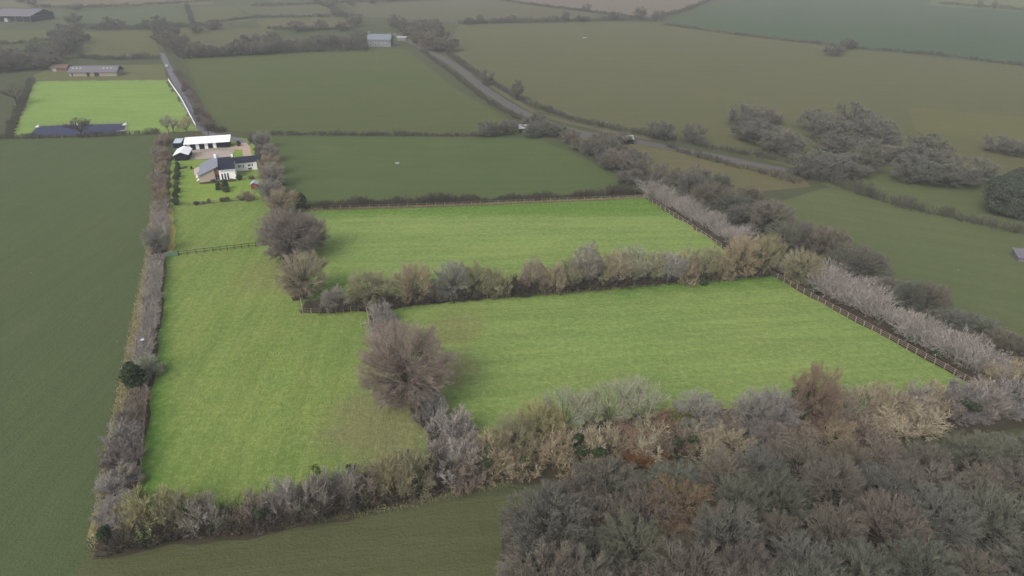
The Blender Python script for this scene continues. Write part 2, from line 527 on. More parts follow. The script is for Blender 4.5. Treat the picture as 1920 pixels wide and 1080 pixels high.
for i in range(3): TREES['far%d' % i] = (make_tree_mesh(61+i, 9, 9, .2, 13, (7, 7, 6, 5), .042, .12, (3, 108), name='distant_tree'), 9, 9)
for i in range(4): SHRUBS['fan%d' % i] = (make_shrub_mesh(71+i, 6, 5, 26, (9, 9, 8), .021, name='spreading_shrub'), 6, 5)
for i in range(2): SHRUBS['coarse%d' % i] = (make_shrub_mesh(81+i, 6, 5, 24, (8, 8, 7), .026, .18, (5, 85), name='coarse_shrub'), 6, 5)
LEAFY = {}
for i in range(2): LEAFY['bush%d' % i] = (make_leafy_mesh(91+i, 2, 2, name='evergreen_bush'), 2, 2)
LEAFY['firs0'] = (make_leafy_mesh(96, 13, 11, 60, 520, .22, 'distant_evergreen', .2), 13, 11)
LEAFY['fir0'] = (make_leafy_mesh(95, 4, 5, 40, 200, .2, 'evergreen_tree', .55), 4, 5)
IVY = [make_ivy_mesh(101), make_ivy_mesh(102)]

COL = dict(
    lilac=(.275, .248, .222), grey=(.25, .23, .195), tan=(.285, .24, .16), olive=(.24, .222, .13), straw=(.36, .315, .22),
    warm=(.235, .195, .165), purple=(.195, .170, .155), red=(.24, .165, .115), pale=(.255, .255, .185), brown=(.215, .178, .138), yellow=(.28, .26, .135),
    dark=(.068, .056, .044), mist=(.145, .138, .112), dgrey=(.134, .128, .107), dgreen=(.124, .128, .096), dbrown=(.150, .131, .104), dorange=(.17, .125, .078), dred=(.140, .116, .098), dhedge=(.085, .080, .064),  # d- colours: plant tones with the dimming of the surroundings put in
    dever=(.06, .072, .048), ever=(.03, .05, .018), bright=(.075, .12, .02), box=(.045, .06, .022), gold=(.16, .16, .035), russet=(.19, .10, .04))
WORD = dict(lilac='grey-lilac', warm='warm brown', grey='grey', tan='tan', olive='olive-tinged', straw='straw-coloured', purple='purple-grey', red='reddish-brown', pale='pale grey-green',
    brown='brown', yellow='yellowish-olive', dark='dark brown', dgrey='dull grey', mist='misty grey', dhedge='dull grey', dgreen='dull grey-green', dbrown='dull brown', dorange='orange-brown', dred='dull reddish-grey',
    dever='dull dark evergreen', ever='dark evergreen', bright='bright green', box='clipped green', gold='golden-green', russet='russet')
_rng = random.Random(5)
PENDING = []        # (object, look, thing word, place, landmark, group)
ORD = ('first second third fourth fifth sixth seventh eighth ninth tenth eleventh twelfth thirteenth fourteenth fifteenth sixteenth seventeenth eighteenth nineteenth twentieth').split()

def plant(px, py, w, h, kind, col, label=None, cat=None, group=None, place=None, landmark=None, ivy=None, name=None, pos=None, tint=.1, size_m=True, twig=None):
    """one tree or shrub standing where its stem meets the ground at photo point px, py; w and h in metres"""
    p = pos if pos is not None else G(px, py)
    lib = TREES if kind in TREES else SHRUBS if kind in SHRUBS else LEAFY
    (wood, leaf), w0, h0 = lib[kind]
    is_tree = kind in TREES or kind.startswith('fir')
    nm = name or ('bare_tree' if kind in TREES else 'bare_shrub' if kind in SHRUBS else 'evergreen_tree' if kind.startswith('fir') else 'evergreen_shrub')
    root = empty(nm, p, _rng.uniform(0, 6.28))
    root.scale = (w/w0, w/w0, h/h0)
    c = COL[col]; j = 1 + _rng.uniform(-tint, tint); hj = _rng.uniform(-.04, .04)
    c = (c[0]*j*(1+hj), c[1]*j, c[2]*j*(1-hj))
    a = link('trunk' if is_tree else 'stem', wood, root); b = link('crown' if is_tree else 'foliage' if kind in LEAFY else 'twigs', leaf, root)
    bark = (.6*c[0]+.02, .6*c[1]+.018, .6*c[2]+.015)
    if kind in LEAFY: bark = (.09, .07, .05)
    a.color = (*bark, 1); b.color = (*c, 1)
    if ivy:
        v = link('ivy', IVY[_rng.randrange(2)], root)
        v.scale = (w0, w0, h0)
        v.color = (*COL[ivy], 1)
        v['label'] = WORD[ivy].replace(' evergreen', ' green') + ' ivy climbing through the branches'
    catw = cat or ('tree' if is_tree else 'shrub')
    root['category'] = catw
    if group: root['group'] = group
    if label: root['label'] = label
    else: PENDING.append((root, WORD[col], catw, place, landmark, group))
    return root

def settle_labels():
    PENDING.sort(key=lambda r: 0)
    by = {}
    for r in PENDING: by.setdefault((r[1], r[2], r[3], r[4]), []).append(r)
    for (look, word, place, land), rows in by.items():
        if len(rows) == 1:
            rows[0][0]['label'] = '%s %s %s' % (look, word, place)
        elif len(rows) <= 20 and land:
            for i, r in enumerate(rows):
                r[0]['label'] = '%s %s %s from %s %s' % (ORD[i], look, word, land, place)
        else:
            for r in rows:
                r[0]['label'] = '%s %s %s' % (look, word, place)
                r[0]['group'] = '%s %ss %s' % (look, word, place)

def hedge(pxpts, width, height, col, label, group=None, dens=7.0, vary=.12, tw=.026, k=(6, 6), seed=1, gaps=0.0, base='brown', px=True, step=1.0, name='hedge', lean=.55):
    """hedge grown stem by stem along a line; one thing"""
    rng = np.random.default_rng(seed)
    L = smooth_line([G(*p) if px else p for p in pxpts], step)
    A = np.array([(p.x, p.y) for p in L])
    seg = np.linalg.norm(np.diff(A, axis=0), axis=1); cum = np.concatenate([[0], np.cumsum(seg)])
    tot = cum[-1]
    n = max(20, int(tot*dens))
    s = rng.uniform(0, tot, n)
    ph = rng.uniform(0, 6.28, 6)
    hs = height*(1 + vary*(np.sin(s/1.7+ph[0]) + np.sin(s/4.1+ph[1])*1.2 + np.sin(s/9.7+ph[2]))/1.6)
    if gaps: 
        keep = np.sin(s/13+ph[3]) + np.sin(s/5.3+ph[4])*.6 > -1.6 + gaps*2
        s, hs = s[keep], hs[keep]; n = len(s)
    i = np.clip(np.searchsorted(cum, s) - 1, 0, len(seg)-1)
    f = (s - cum[i])/np.maximum(seg[i], 1e-6)
    xy = A[i] + (A[i+1]-A[i])*f[:, None]
    d = unit(A[i+1]-A[i]); nn = np.stack([-d[:, 1], d[:, 0]], 1)
    lat = rng.uniform(-1, 1, n)
    ww = width*(1 + vary*np.sin(s/3.1+ph[5]))
    P = np.concatenate([xy + nn*(lat*ww*.36)[:, None], np.full((n, 1), -.1)], 1)
    D = unit(np.concatenate([nn*(lat*lean + rng.normal(size=n)*.2)[:, None] + d*rng.normal(size=n)[:, None]*.28, np.ones((n, 1))], 1))
    org = P[0].copy(); org[2] = 0
    P = P - org
    def clamp(P, D, L, hm):
        ez = P[:, 2] + D[:, 2]*L
        return np.maximum(np.where(ez > hm, L*np.clip((hm - P[:, 2])/np.maximum(ez - P[:, 2], 1e-3), .08, 1), L), .06)
    g = Geo()
    lv = [dict(kind='limb', n=k[0], t0=.12, ang=(15, 62), f=.55, up=.1, r=tw*1.3, wob=.2, bias=.05),
          dict(kind='strip', n=k[1], t0=.12, ang=(15, 58), f=.6, up=.05, r=tw, wob=.18, bias=.08),
          dict(kind='tri')]
    grow(rng, P, D, hs*rng.uniform(.6, 1.0, n), np.full(n, tw*1.9), lv, clamp, lambda i: g, hs*rng.uniform(.88, 1.1, n))
    o = link(name, g.mesh('hedge_growth', M_TWIG))
    o.location = org
    o.color = (*COL[col], 1)
    return tag(o, label, 'hedge', group)

def along(pxa, pxb, n, jit=0.0, rng=_rng):
    out = []
    for i in range(n):
        t = (i + .5)/n
        out.append((pxa[0] + (pxb[0]-pxa[0])*t + rng.uniform(-jit, jit), pxa[1] + (pxb[1]-pxa[1])*t + rng.uniform(-jit, jit)*.35))
    return out

def tuft_strip(name, pxpts, width, n, hgt, col, seed, off=0.0):
    """rank dry grass along a line: stuff"""
    rng = np.random.default_rng(seed)
    L = smooth_line([G(*p) for p in pxpts], 2.0)
    A = np.array([(p.x, p.y) for p in L])
    i = rng.integers(0, len(A)-1, n); f = rng.uniform(0, 1, n)
    xy = A[i] + (A[i+1]-A[i])*f[:, None]
    d = unit(A[i+1]-A[i]); nn = np.stack([-d[:, 1], d[:, 0]], 1)
    lat = np.clip(rng.normal(size=n)*.4, -1, 1)
    P = np.concatenate([xy + nn*(lat*width/2 + off)[:, None], np.zeros((n, 1))], 1)
    D = unit(np.concatenate([rng.normal(size=(n, 2))*.55, np.ones((n, 1))], 1))
    Ln = hgt*rng.uniform(.4, 1.2, n)
    g = Geo()
    emit(rng, g, 'tri', P, P, P + D*Ln[:, None], rng.uniform(.03, .08, n))
    o = link(name, g.mesh('dry_grass', M_STRAW)); o.color = (*col, 1)
    return tag(o, kind='stuff')
# ================================================================= THE LAND
DULL = (.062, .076, .034); DULL2 = (.05, .068, .030)
g_base = grass_mat('farmland', (.058, .068, .034), (.07, .074, .038), (.05, .06, .03), 0, 3, .004, .5, grain=.6)
me = np_mesh('ground', [(-5000, -800, 0), (5000, -800, 0), (5000, 5600, 0), (-5000, 5600, 0)], None, [(0, 1, 2, 3)], g_base)
tag(link('ground', me), kind='structure')

def gp(px, py):
    p = G(px, py); return (p.x, p.y)
BIG = gp(765, 765); PUR = gp(545, 492); TANT = gp(575, 560)
lh = gp(285, 700); lh2 = gp(300, 480)
LEFT_ANG = math.atan2(lh2[1]-lh[1], lh2[0]-lh[0]) - math.pi/2      # normal of the side hedge, pointing into the paddock

PAST_A, PAST_B, PAST_C = (.115, .188, .048), (.190, .242, .070), (.26, .278, .12)
LIT = (.17, .135, .082)
m_left = grass_mat('paddock_turf', (.094, .160, .036), (.172, .215, .056), (.235, .25, .095), math.radians(93), 4, .028, 1,
    litter=[(BIG[0]-3, BIG[1]-4, 12, LIT), (PUR[0]-2, PUR[1]-7, 11, (.17, .165, .06))], lush=[(*lh, 5, LEFT_ANG, (.055, .135, .018))])
m_back = grass_mat('back_paddock_turf', PAST_A, PAST_B, PAST_C, 0.05, 9, .03, 1, streak=.5, lush=[(*gp(600, 400), 6, -1.55, (.075, .15, .02)), (*gp(700, 545), 12, math.pi/2, (.075, .15, .02))])
m_front = grass_mat('front_paddock_turf', PAST_A, PAST_B, PAST_C, 0.12, 4, .03, 1, litter=[(*gp(835, 690), 7, LIT), (*gp(850, 618), 7, (.16, .14, .06))],
    lush=[(*gp(1440, 520), 9, -math.pi/2 + .08, (.065, .14, .02))])
m_lawn = grass_mat('garden_turf', (.115, .20, .034), (.20, .265, .055), (.24, .27, .08), 0, 2, .06, .8)
m_far = grass_mat('far_paddock_turf', (.13, .225, .05), (.20, .268, .075), (.25, .285, .11), 0, 5, .02, .8)
m_soil = plain_mat('leaf_mould', (.05, .042, .028), .95, .05, .5, .6, bmp=.5)
m_bank = plain_mat('grassy_bank', (.10, .09, .045), .95, .05, .5, .5, bmp=.5)
m_verge = grass_mat('rough_verge', (.16, .15, .06), (.24, .21, .10), (.10, .12, .04), LEFT_ANG, 4, .1, 1.2)
m_road = plain_mat('asphalt', (.088, .081, .076), .85, .2, .25, .4)
m_drive_tar = plain_mat('drive_asphalt', (.12, .115, .135), .8, .2, .2, .4)
m_gravel = plain_mat('pink_gravel', (.36, .27, .215), .95, .1, .25, .8, bmp=.3)
m_sand = plain_mat('yard_gravel', (.31, .265, .23), .95, .1, .25, .6, bmp=.3)
m_patio = plain_mat('patio_slabs', (.43, .35, .30), .85, .2, .2, .8)
m_menage = plain_mat('riding_surface', (.03, .035, .075), .9, .2, .3, .25, bmp=.2)

FZ = [.010]
def field(pts, a, b, c, ang=0.0, name='field', z=None, seed=1, contrast=.65, stretch=6, streak=.35):
    if z is None:
        FZ[0] += .0004; z = FZ[0]
    return sheet(name, pts, z, grass_mat(name + '_turf', a, b, c, ang, stretch, .012, contrast, streak=streak, grain=.7), seed=seed, jit=.5, step=5)

# fields around the holding; the dimming of the surroundings is put into their colours
field([(-420, 262), (0, 262), (302, 253), (292, 400), (272, 520), (240, 680), (205, 860), (150, 1150), (-420, 1150)], (.060, .083, .034), (.073, .093, .039), (.082, .094, .043), math.radians(86), seed=3, stretch=10, contrast=.6)
field([(100, 1150), (165, 1035), (420, 1005), (830, 945), (1000, 925), (1010, 1150)], (.066, .074, .032), (.082, .088, .038), (.095, .088, .05), .15, seed=4, stretch=8)
field([(505, 256), (1000, 258), (1080, 290), (1170, 335), (1200, 372), (585, 395), (520, 350)], (.062, .090, .032), (.077, .099, .036), (.075, .092, .040), 0, seed=5)
field([(345, 106), (690, 92), (760, 92), (860, 170), (945, 218), (980, 252), (400, 246)], (.065, .086, .031), (.082, .093, .034), (.074, .086, .035), 0, seed=6)
field([(860, 45), (1235, 42), (1600, 92), (1920, 124), (2400, 170), (2400, 420), (1920, 330), (1500, 318), (1300, 265), (1080, 225), (960, 180), (840, 90)], (.082, .086, .040), (.10, .098, .046), (.10, .09, .05), -.15, seed=7)
field([(1240, 42), (1390, 0), (1340, -14), (2500, -10), (2500, 190), (1920, 122), (1600, 90)], (.050, .074, .042), (.060, .083, .046), (.058, .076, .043), 0, seed=8)
field([(1150, 262), (1300, 290), (1500, 325), (1520, 350), (1350, 365), (1215, 345)], (.10, .096, .046), (.115, .102, .052), (.12, .09, .05), 0, seed=9)
field([(1400, 395), (1560, 350), (1700, 390), (1920, 440), (2300, 520), (2300, 800), (1920, 680), (1700, 560), (1480, 440)], (.080, .100, .042), (.094, .110, .046), (.092, .10, .05), -.5, seed=10)
field([(1540, 345), (1600, 300), (1760, 330), (1920, 345), (2400, 400), (2400, 540), (1920, 438), (1700, 386)], (.076, .096, .040), (.094, .104, .044), (.07, .098, .036), -.2, seed=11)
field([(1700, 200), (1860, 215), (2300, 250), (2300, 330), (1920, 278), (1720, 245)], (.098, .098, .040), (.108, .105, .045), (.10, .10, .045), -.1, z=.03, seed=12)
# far strip of fields near the top
field([(85, 22), (340, 16), (362, 48), (230, 54), (110, 48)], (.062, .085, .044), (.076, .09, .045), (.07, .08, .04), 0, seed=13)
field([(0, 56), (85, 56), (95, 78), (-300, 84), (-300, 58)], (.08, .092, .035), (.095, .098, .04), (.08, .08, .04), 0, seed=14)
field([(150, 60), (285, 58), (302, 104), (160, 104)], (.085, .09, .038), (.10, .098, .042), (.08, .09, .04), 0, seed=15)
field([(325, 56), (500, 52), (520, 78), (480, 96), (350, 90)], (.082, .082, .040), (.095, .088, .046), (.08, .08, .045), 0, seed=16)
field([(350, 14), (440, 12), (470, 40), (360, 46)], (.078, .088, .042), (.09, .09, .045), (.08, .08, .04), 0, seed=17)
field([(440, 10), (590, 6), (650, 30), (480, 32)], (.082, .084, .044), (.09, .088, .046), (.08, .08, .04), 0, seed=18)
field([(480, 36), (645, 33), (660, 52), (490, 56)], (.086, .09, .042), (.098, .096, .046), (.08, .08, .04), 0, seed=19)
field([(640, 6), (900, -4), (1180, 34), (860, 42), (680, 30)], (.082, .082, .048), (.092, .088, .052), (.08, .08, .05), 0, seed=20)
field([(930, -4), (1340, -10), (1330, 4), (1225, 34), (1190, 30)], (.13, .105, .082), (.14, .112, .088), (.12, .1, .08), 0, seed=21, name='ploughed_field')
field([(-500, -2), (60, 2), (400, -8), (400, 8), (80, 14), (-500, 12)], (.105, .098, .058), (.12, .105, .06), (.1, .09, .06), 0, seed=22, z=.03)
field([(1750, -8), (2500, -8), (2500, 30), (1920, 22), (1740, 10)], (.09, .105, .045), (.1, .11, .05), (.09, .1, .05), 0, seed=23, z=.03)

# the holding's own grass
sheet('pasture', [(318, 384), (500, 372), (540, 400), (560, 470), (590, 560), (640, 583), (690, 583), (705, 640), (790, 765), (850, 870), (700, 905), (500, 960), (430, 985), (240, 985), (262, 850), (283, 690), (300, 520), (308, 440)], .024, m_left, seed=31)
sheet('pasture', [(575, 388), (1205, 368), (1300, 425), (1400, 500), (1440, 525), (1000, 560), (740, 582), (600, 580), (545, 500), (555, 430)], .020, m_back, seed=32)
sheet('pasture', [(700, 590), (740, 576), (1000, 553), (1442, 514), (1560, 580), (1700, 655), (1840, 730), (1810, 760), (1400, 790), (1000, 840), (860, 880), (790, 760), (730, 680)], .028, m_front, seed=33)
sheet('lawn', [(322, 300), (352, 290), (440, 258), (490, 262), (500, 372), (318, 384)], .032, m_lawn, seed=34)
sheet('pasture', [(62, 153), (312, 150), (345, 205), (372, 246), (240, 252), (24, 258)], .036, m_far, seed=35, jit=1.2)
field([(64, 140), (100, 128), (305, 120), (314, 152), (60, 154)], (.10, .105, .048), (.115, .115, .05), (.1, .1, .05), 0, name='mown_grass', z=.024, seed=36, contrast=.3)  # far paddock carried on, with the dimming outside the holding put in its colour
# worn strip of yellow grass down the side of the upper paddock
ribbon('worn_path', [(318, 390), (322, 420), (323, 452), (320, 480)], 1.3, .040, plain_mat('yellowed_grass', (.27, .235, .075), .95, .05, .4, .7), wj=.4)

# soil and leaf mould below the hedges
ribbon('hedge_bank', [(300, 262), (299, 330), (300, 420), (297, 480), (283, 600), (270, 700), (248, 830), (225, 1020)], 3.8, .044, m_soil, wj=.4)
ribbon('hedge_bank', [(180, 1030), (330, 1000), (470, 985), (590, 965), (700, 940), (830, 905), (960, 880)], 4.2, .048, m_soil, wj=.5)
ribbon('hedge_bank', [(940, 865), (1100, 840), (1280, 815), (1500, 795), (1700, 780), (1960, 760)], 11, .052, m_soil, wj=.8)
ribbon('hedge_bank', [(565, 583), (690, 578), (800, 566), (1000, 546), (1250, 528), (1445, 513)], 5.5, .056, m_soil, wj=.4, off=1.6)
ribbon('hedge_bank', [(697, 585), (705, 625), (740, 690), (785, 765), (825, 840), (835, 870)], 3.6, .060, m_soil, wj=.4, off=1.2)
ribbon('hedge_bank', [(1205, 368), (1330, 445), (1450, 512), (1600, 598), (1750, 680), (1850, 735)], 6.0, .064, m_soil, wj=.5, off=2.8)
ribbon('hedge_bank', [(560, 392), (700, 389), (900, 382), (1100, 374), (1212, 368)], 3.2, .068, m_bank, wj=.3)
ribbon('hedge_bank', [(492, 262), (508, 320), (530, 390), (552, 470), (580, 560)], 4, .072, m_soil, wj=.6, off=-1.5)
# rough verge between the side hedge and the crop
ribbon('verge', [(292, 385), (284, 470), (266, 560), (248, 640), (228, 740), (205, 860), (188, 945), (178, 1005)], 1.5, .044, m_verge, wj=.35)
tuft_strip('long_grass', [(288, 385), (280, 470), (262, 560), (246, 640), (226, 740), (205, 860), (186, 960), (174, 1035)], 2.0, 9000, .5, (.30, .26, .15), 7)
tuft_strip('long_grass', [(470, 997), (620, 972), (760, 948), (860, 925), (960, 905)], 1.6, 3500, .35, (.17, .155, .085), 8)
tuft_strip('long_grass', [(575, 392), (800, 387), (1000, 379), (1205, 371)], 1.2, 3500, .4, (.30, .26, .14), 9)
tuft_strip('long_grass', [(1000, 553), (1250, 533), (1440, 518)], 1.0, 2000, .4, (.24, .22, .12), 10)

# roads, drive, yard
ribbon('road', [(735, 62), (775, 82), (845, 118), (905, 165), (965, 203), (1010, 226), (1060, 242), (1110, 253), (1180, 264), (1300, 285), (1410, 308), (1500, 325)], 5.2, .080, m_road, wj=.1)
ribbon('road_verge', [(760, 66), (850, 104), (915, 155), (975, 195), (1030, 220), (1110, 240), (1220, 262)], 3.0, .076, plain_mat('verge_grass', (.10, .088, .055), .95, .05, .4, .2), wj=.3)
ribbon('road', [(1095, 250), (1140, 300), (1200, 340), (1270, 380)], 5.5, .084, m_road, wj=.1)
ribbon('drive', [(303, 100), (318, 130), (335, 165), (355, 205), (378, 240), (395, 252), (425, 257), (452, 266), (462, 274)], 3.4, .088, m_drive_tar, wj=.15)
sheet('gravel_forecourt', [(374, 266), (391, 255.5), (410, 256), (430, 262), (428, 268), (352, 272)], .092, m_gravel, jit=.15, step=1.5)
sheet('gravel_forecourt', [(430, 277), (446, 272), (449, 268), (462, 268), (469, 276), (473, 298), (456, 297), (455, 281), (434, 281)], .096, m_gravel, jit=.15, step=1.5)
sheet('yard', [(351, 283), (352, 300), (375, 299), (405, 297), (432, 297), (441, 284), (436, 277), (395, 279)], .100, m_sand, jit=.15, step=1.5)
sheet('patio', [(363.5, 318), (369, 314), (380, 313), (385, 342), (376, 343), (373, 333), (364, 328)], .104, m_patio, jit=.1, step=1.5)
sheet('garden_bed', [(374, 346), (376, 342.5), (413, 338.6), (443, 336.5), (444, 340), (412, 343)], .108, m_soil, jit=.1, step=1.5)
sheet('garden_bed', [(336, 315), (351, 311), (352, 315), (337, 318)], .108, m_soil, jit=.1, step=1.5)
sheet('riding_arena', [(70, 237.5), (120, 234.5), (237, 232), (233, 251.5), (140, 254), (52, 256.5)], .060, m_menage, jit=.1)
# ================================================================= HEDGES
hedge([(296, 487), (290, 540), (283, 600), (275, 652), (268, 690)], 3.0, 2.1, 'lilac', 'clipped purplish-brown hedge beside the side of the long paddock', dens=15, vary=.06, seed=2, lean=.35)
hedge([(265, 705), (258, 760), (250, 800)], 2.6, 1.6, 'brown', 'low brown hedge stretch just past the lone evergreen in the side boundary', dens=13, vary=.14, seed=3)
hedge([(304, 385), (303, 420), (301, 470)], 2.6, 2.4, 'lilac', 'short clipped hedge above the green gate, beside the upper paddock', dens=14, vary=.08, seed=4)
hedge([(572, 391), (700, 387), (900, 379), (1060, 373), (1208, 364)], 2.6, 2.2, 'dark', 'dark straggly hedge along the far edge of the back paddock', dens=15, vary=.32, seed=5, lean=.3)
hedge([(1218, 362), (1290, 400), (1345, 432), (1395, 462)], 6.5, 4.2, 'lilac', 'pale grey-lilac overgrown hedge beside the back paddock', dens=15, vary=.2, seed=6, k=(7, 6), lean=.8)
hedge([(1474, 508), (1574, 555), (1656, 598), (1738, 642), (1820, 684), (1900, 722)], 6.2, 4.4, 'lilac', 'long pale grey-lilac hedge behind the post and rail fence', dens=19, vary=.2, seed=7, k=(7, 6), lean=.8, tw=.03)
hedge([(752, 573), (860, 562), (1000, 550), (1200, 535), (1440, 517)], 3.2, 3.0, 'dark', 'dark brown hedge bottom under the line of trees between the two large paddocks', dens=10, vary=.18, seed=8)
hedge([(570, 582), (630, 581), (700, 576), (760, 572)], 4.6, 2.5, 'dark', 'low dark thicket inside the fenced corner below the tan tree', dens=10, vary=.2, seed=9)
hedge([(706, 612), (725, 660)], 3.0, 2.4, 'lilac', 'short grey-lilac hedge stretch just above the biggest tree', dens=10, vary=.2, seed=10)
hedge([(200, 1026), (300, 1008), (400, 996), (475, 985), (580, 970), (700, 944), (820, 910), (950, 884)], 3.6, 2.7, 'dark', 'dark bramble hedge bottom along the front boundary above the dull grass', dens=13, vary=.25, seed=11, tw=.03)
hedge([(784, 762), (812, 800), (840, 850)], 2.8, 2.2, 'dark', 'dark hedge bottom beside the wire fence below the biggest tree', dens=11, vary=.2, seed=12)
# far hedges of the dull country round about
far = dict(tw=.036, k=(6, 6), dens=5.5)
FH = [
 ([(-60, 261), (0, 260), (150, 257), (300, 250)], 2.4, 1.8, 'dhedge', 'straight trimmed hedge between the crop field and the riding arena'),
 ([(400, 248), (425, 247)], 2, 1.6, 'dark', 'short dark hedge at the bend of the drive'),
 ([(505, 252), (700, 254), (880, 255), (930, 256)], 2.2, 1.7, 'dhedge', 'thin trimmed hedge between the two dull fields behind the house'),
 ([(60, 152), (45, 190), (28, 225), (18, 256)], 3, 1.8, 'dhedge', 'hedge down the far side of the bright far paddock'),
 ([(838, 98), (880, 130), (940, 168), (1000, 198), (1080, 226), (1180, 247), (1290, 268)], 3, 2.0, 'dhedge', 'long hedge behind the curving road'),
 ([(790, 95), (850, 140), (900, 180), (955, 214), (1000, 234)], 2.5, 1.6, 'dhedge', 'low hedge on the house side of the curving road'),
 ([(1300, 272), (1400, 290), (1500, 310)], 3, 2.5, 'dhedge', 'hedge beside the road below the copse'),
 ([(1240, 46), (1400, 68), (1600, 90), (1760, 104), (1920, 124), (2100, 140)], 3, 2.0, 'dhedge', 'very long thin hedge under the blue-green field'),
 ([(860, 46), (960, 43), (1080, 40), (1190, 38), (1240, 41)], 5, 4.0, 'dhedge', 'thick dark hedge along the far edge of the widest field'),
 ([(920, -2), (1000, 10), (1100, 22), (1200, 34)], 4, 2.5, 'dhedge', 'hedge between the brown ploughed field and the grass'),
 ([(1225, 36), (1290, 18), (1345, -4)], 4, 3, 'dhedge', 'hedge between the ploughed field and the blue-green field'),
 ([(1480, 322), (1560, 345), (1680, 384), (1800, 412), (1920, 440)], 4, 3.0, 'dhedge', 'dark hedge crossing the dull fields beyond the lilac hedge'),
 ([(1760, 8), (1850, 14), (1990, 26)], 4, 3, 'dhedge', 'far hedge above the blue-green field'),
 ([(110, 52), (200, 56), (290, 54), (370, 50)], 4, 4.0, 'dhedge', 'tall ragged hedge beyond the long low barn'),
 ([(0, 84), (60, 80), (130, 72)], 4, 3, 'dhedge', 'hedge in front of the large grey barn'),
 ([(150, 108), (200, 112), (300, 110)], 4, 3.0, 'dhedge', 'dark hedge right behind the long low barn'),
 ([(300, 58), (320, 80), (335, 100)], 4, 3, 'dhedge', 'hedge running up to the top of the drive'),
 ([(60, 14), (180, 14), (340, 6), (470, -4)], 4, 3, 'dhedge', 'farthest hedge beside the large grey barn'),
 ([(350, 10), (362, 46)], 3, 2.5, 'dhedge', 'short hedge between two distant fields beyond the barn'),
 ([(360, 50), (480, 34), (640, 31), (680, 30)], 4, 2.6, 'dhedge', 'distant hedge leading towards the white farmhouse'),
 ([(500, 54), (580, 57), (660, 54)], 4, 2.6, 'dhedge', 'distant hedge just before the white farmhouse'),
 ([(470, 12), (600, 8), (680, 4), (800, 2), (900, -4)], 5, 3, 'dhedge', 'distant hedge beyond the white farmhouse'),
 ([(650, 34), (620, 16), (590, 4)], 4, 3, 'dhedge', 'short distant hedge running away from the white farmhouse'),
 ([(345, 110), (470, 103), (600, 97), (690, 94)], 6, 4.0, 'dhedge', 'thick dark hedge under the row of trees by the white farmhouse'),
 ([(400, 246), (386, 225), (370, 195), (350, 165), (330, 135)], 2.2, 1.8, 'dred', 'gappy reddish hedge along the tarmac drive'),
 ([(1250, 275), (1300, 292), (1400, 318), (1500, 345)], 3, 2, 'dhedge', 'low hedge on the near side of the road below the copse'),
]
for i, (pts, w, h, c, lab) in enumerate(FH):
    hedge(pts, w, h, c, lab, seed=40+i, vary=.25, group='field hedges of the surrounding country', **far)

# ================================================================= TREES AND SHRUBS OF THE HOLDING
P_ = plant
# the boundary trees between the two halves
P_(765, 756, 16.0, 14.6, 'big0', 'warm', 'biggest bare brown tree, its round crown hiding the bend in the middle fence', tint=0)
P_(548, 487, 15.5, 12.8, 'big1', 'purple', 'large round purple-grey tree at the corner of the upper paddock', tint=0)
P_(588, 470, 9, 10, 'dome2', 'grey', 'grey tree standing against the large purple-grey tree')
P_(574, 556, 11.3, 10.5, 'dome2', 'tan', 'tan bare tree with dark trunk at the fenced corner', tint=0)
P_(628, 578, 6.2, 5.6, 'fan0', 'grey', 'round grey shrub between the tan tree and the olive tree by the fence')
P_(694, 573, 10.8, 8.0, 'dome0', 'olive', 'olive-tinged round tree where the middle fence meets the hedge', tint=0)
P_(777, 566, 9.6, 9.0, 'dome1', 'tan', 'tan round tree with visible limbs, first in the row dividing the big paddocks', tint=0)
P_(816, 562, 5, 5.0, 'fan1', 'brown', 'small brown shrub squeezed between two round trees of the dividing row')
P_(850, 559, 8.6, 8.6, 'dome2', 'grey', 'grey round tree, taller than the olive one beside it in the dividing row')
P_(893, 556, 7.6, 8.0, 'dome0', 'olive', 'olive tree beside the grey round tree in the dividing row')
P_(930, 553, 6.4, 7.0, 'fan2', 'olive', 'olive shrub sloping down to the dark gap in the dividing row')
P_(973, 550, 7.0, 4.6, 'coarse0', 'dark', 'low dark grey shrub at the gap in the dividing row')
P_(1000, 548, 5.8, 7.6, 'tall0', 'brown', 'brownish upright tree just past the dark gap in the dividing row')
P_(1035, 545, 6.2, 7.0, 'fan3', 'tan', 'tan shrub before the tallest thin tree in the dividing row')
P_(1066, 542, 6.0, 7.6, 'tall1', 'olive', 'olive upright tree leaning on the tallest thin one in the dividing row')
P_(1098, 540, 6.2, 10.6, 'tall0', 'grey', 'tallest thin grey tree of the dividing row')
P_(1128, 537, 6.2, 8.4, 'tall1', 'olive', 'olive tree just past the tallest thin one in the dividing row')
P_(1158, 535, 6.0, 8.2, 'tall0', 'tan', 'tan upright tree between olive ones in the dividing row')
P_(1187, 533, 6.8, 9.8, 'tall1', 'pale', 'pale whitish tree standing above its neighbours in the dividing row')
P_(1222, 531, 6.4, 7.6, 'tall0', 'olive', 'olive upright tree just past the whitish tree in the dividing row')
P_(1252, 529, 6.6, 8.0, 'tall1', 'grey', 'grey-brown tree midway between the whitish tree and the ivy tree')
P_(1284, 527, 7.0, 8.2, 'fan0', 'tan', 'tan bush-like tree of the dividing row nearing the paddock corner')
P_(1318, 524, 6.6, 7.8, 'tall0', 'olive', 'olive tree with dark stem third from the ivy tree', ivy='ever')
P_(1350, 521, 6.8, 7.6, 'fan1', 'tan', 'tan shrub second from the ivy tree at the paddock corner')
P_(1386, 518, 9.5, 10.2, 'dome1', 'tan', 'broad tan tree beside the ivy-clad tree at the paddock corner')
P_(1425, 515, 7.2, 9.6, 'dome0', 'olive', 'ivy-clad olive tree standing at the corner where four hedges meet', ivy='ever')
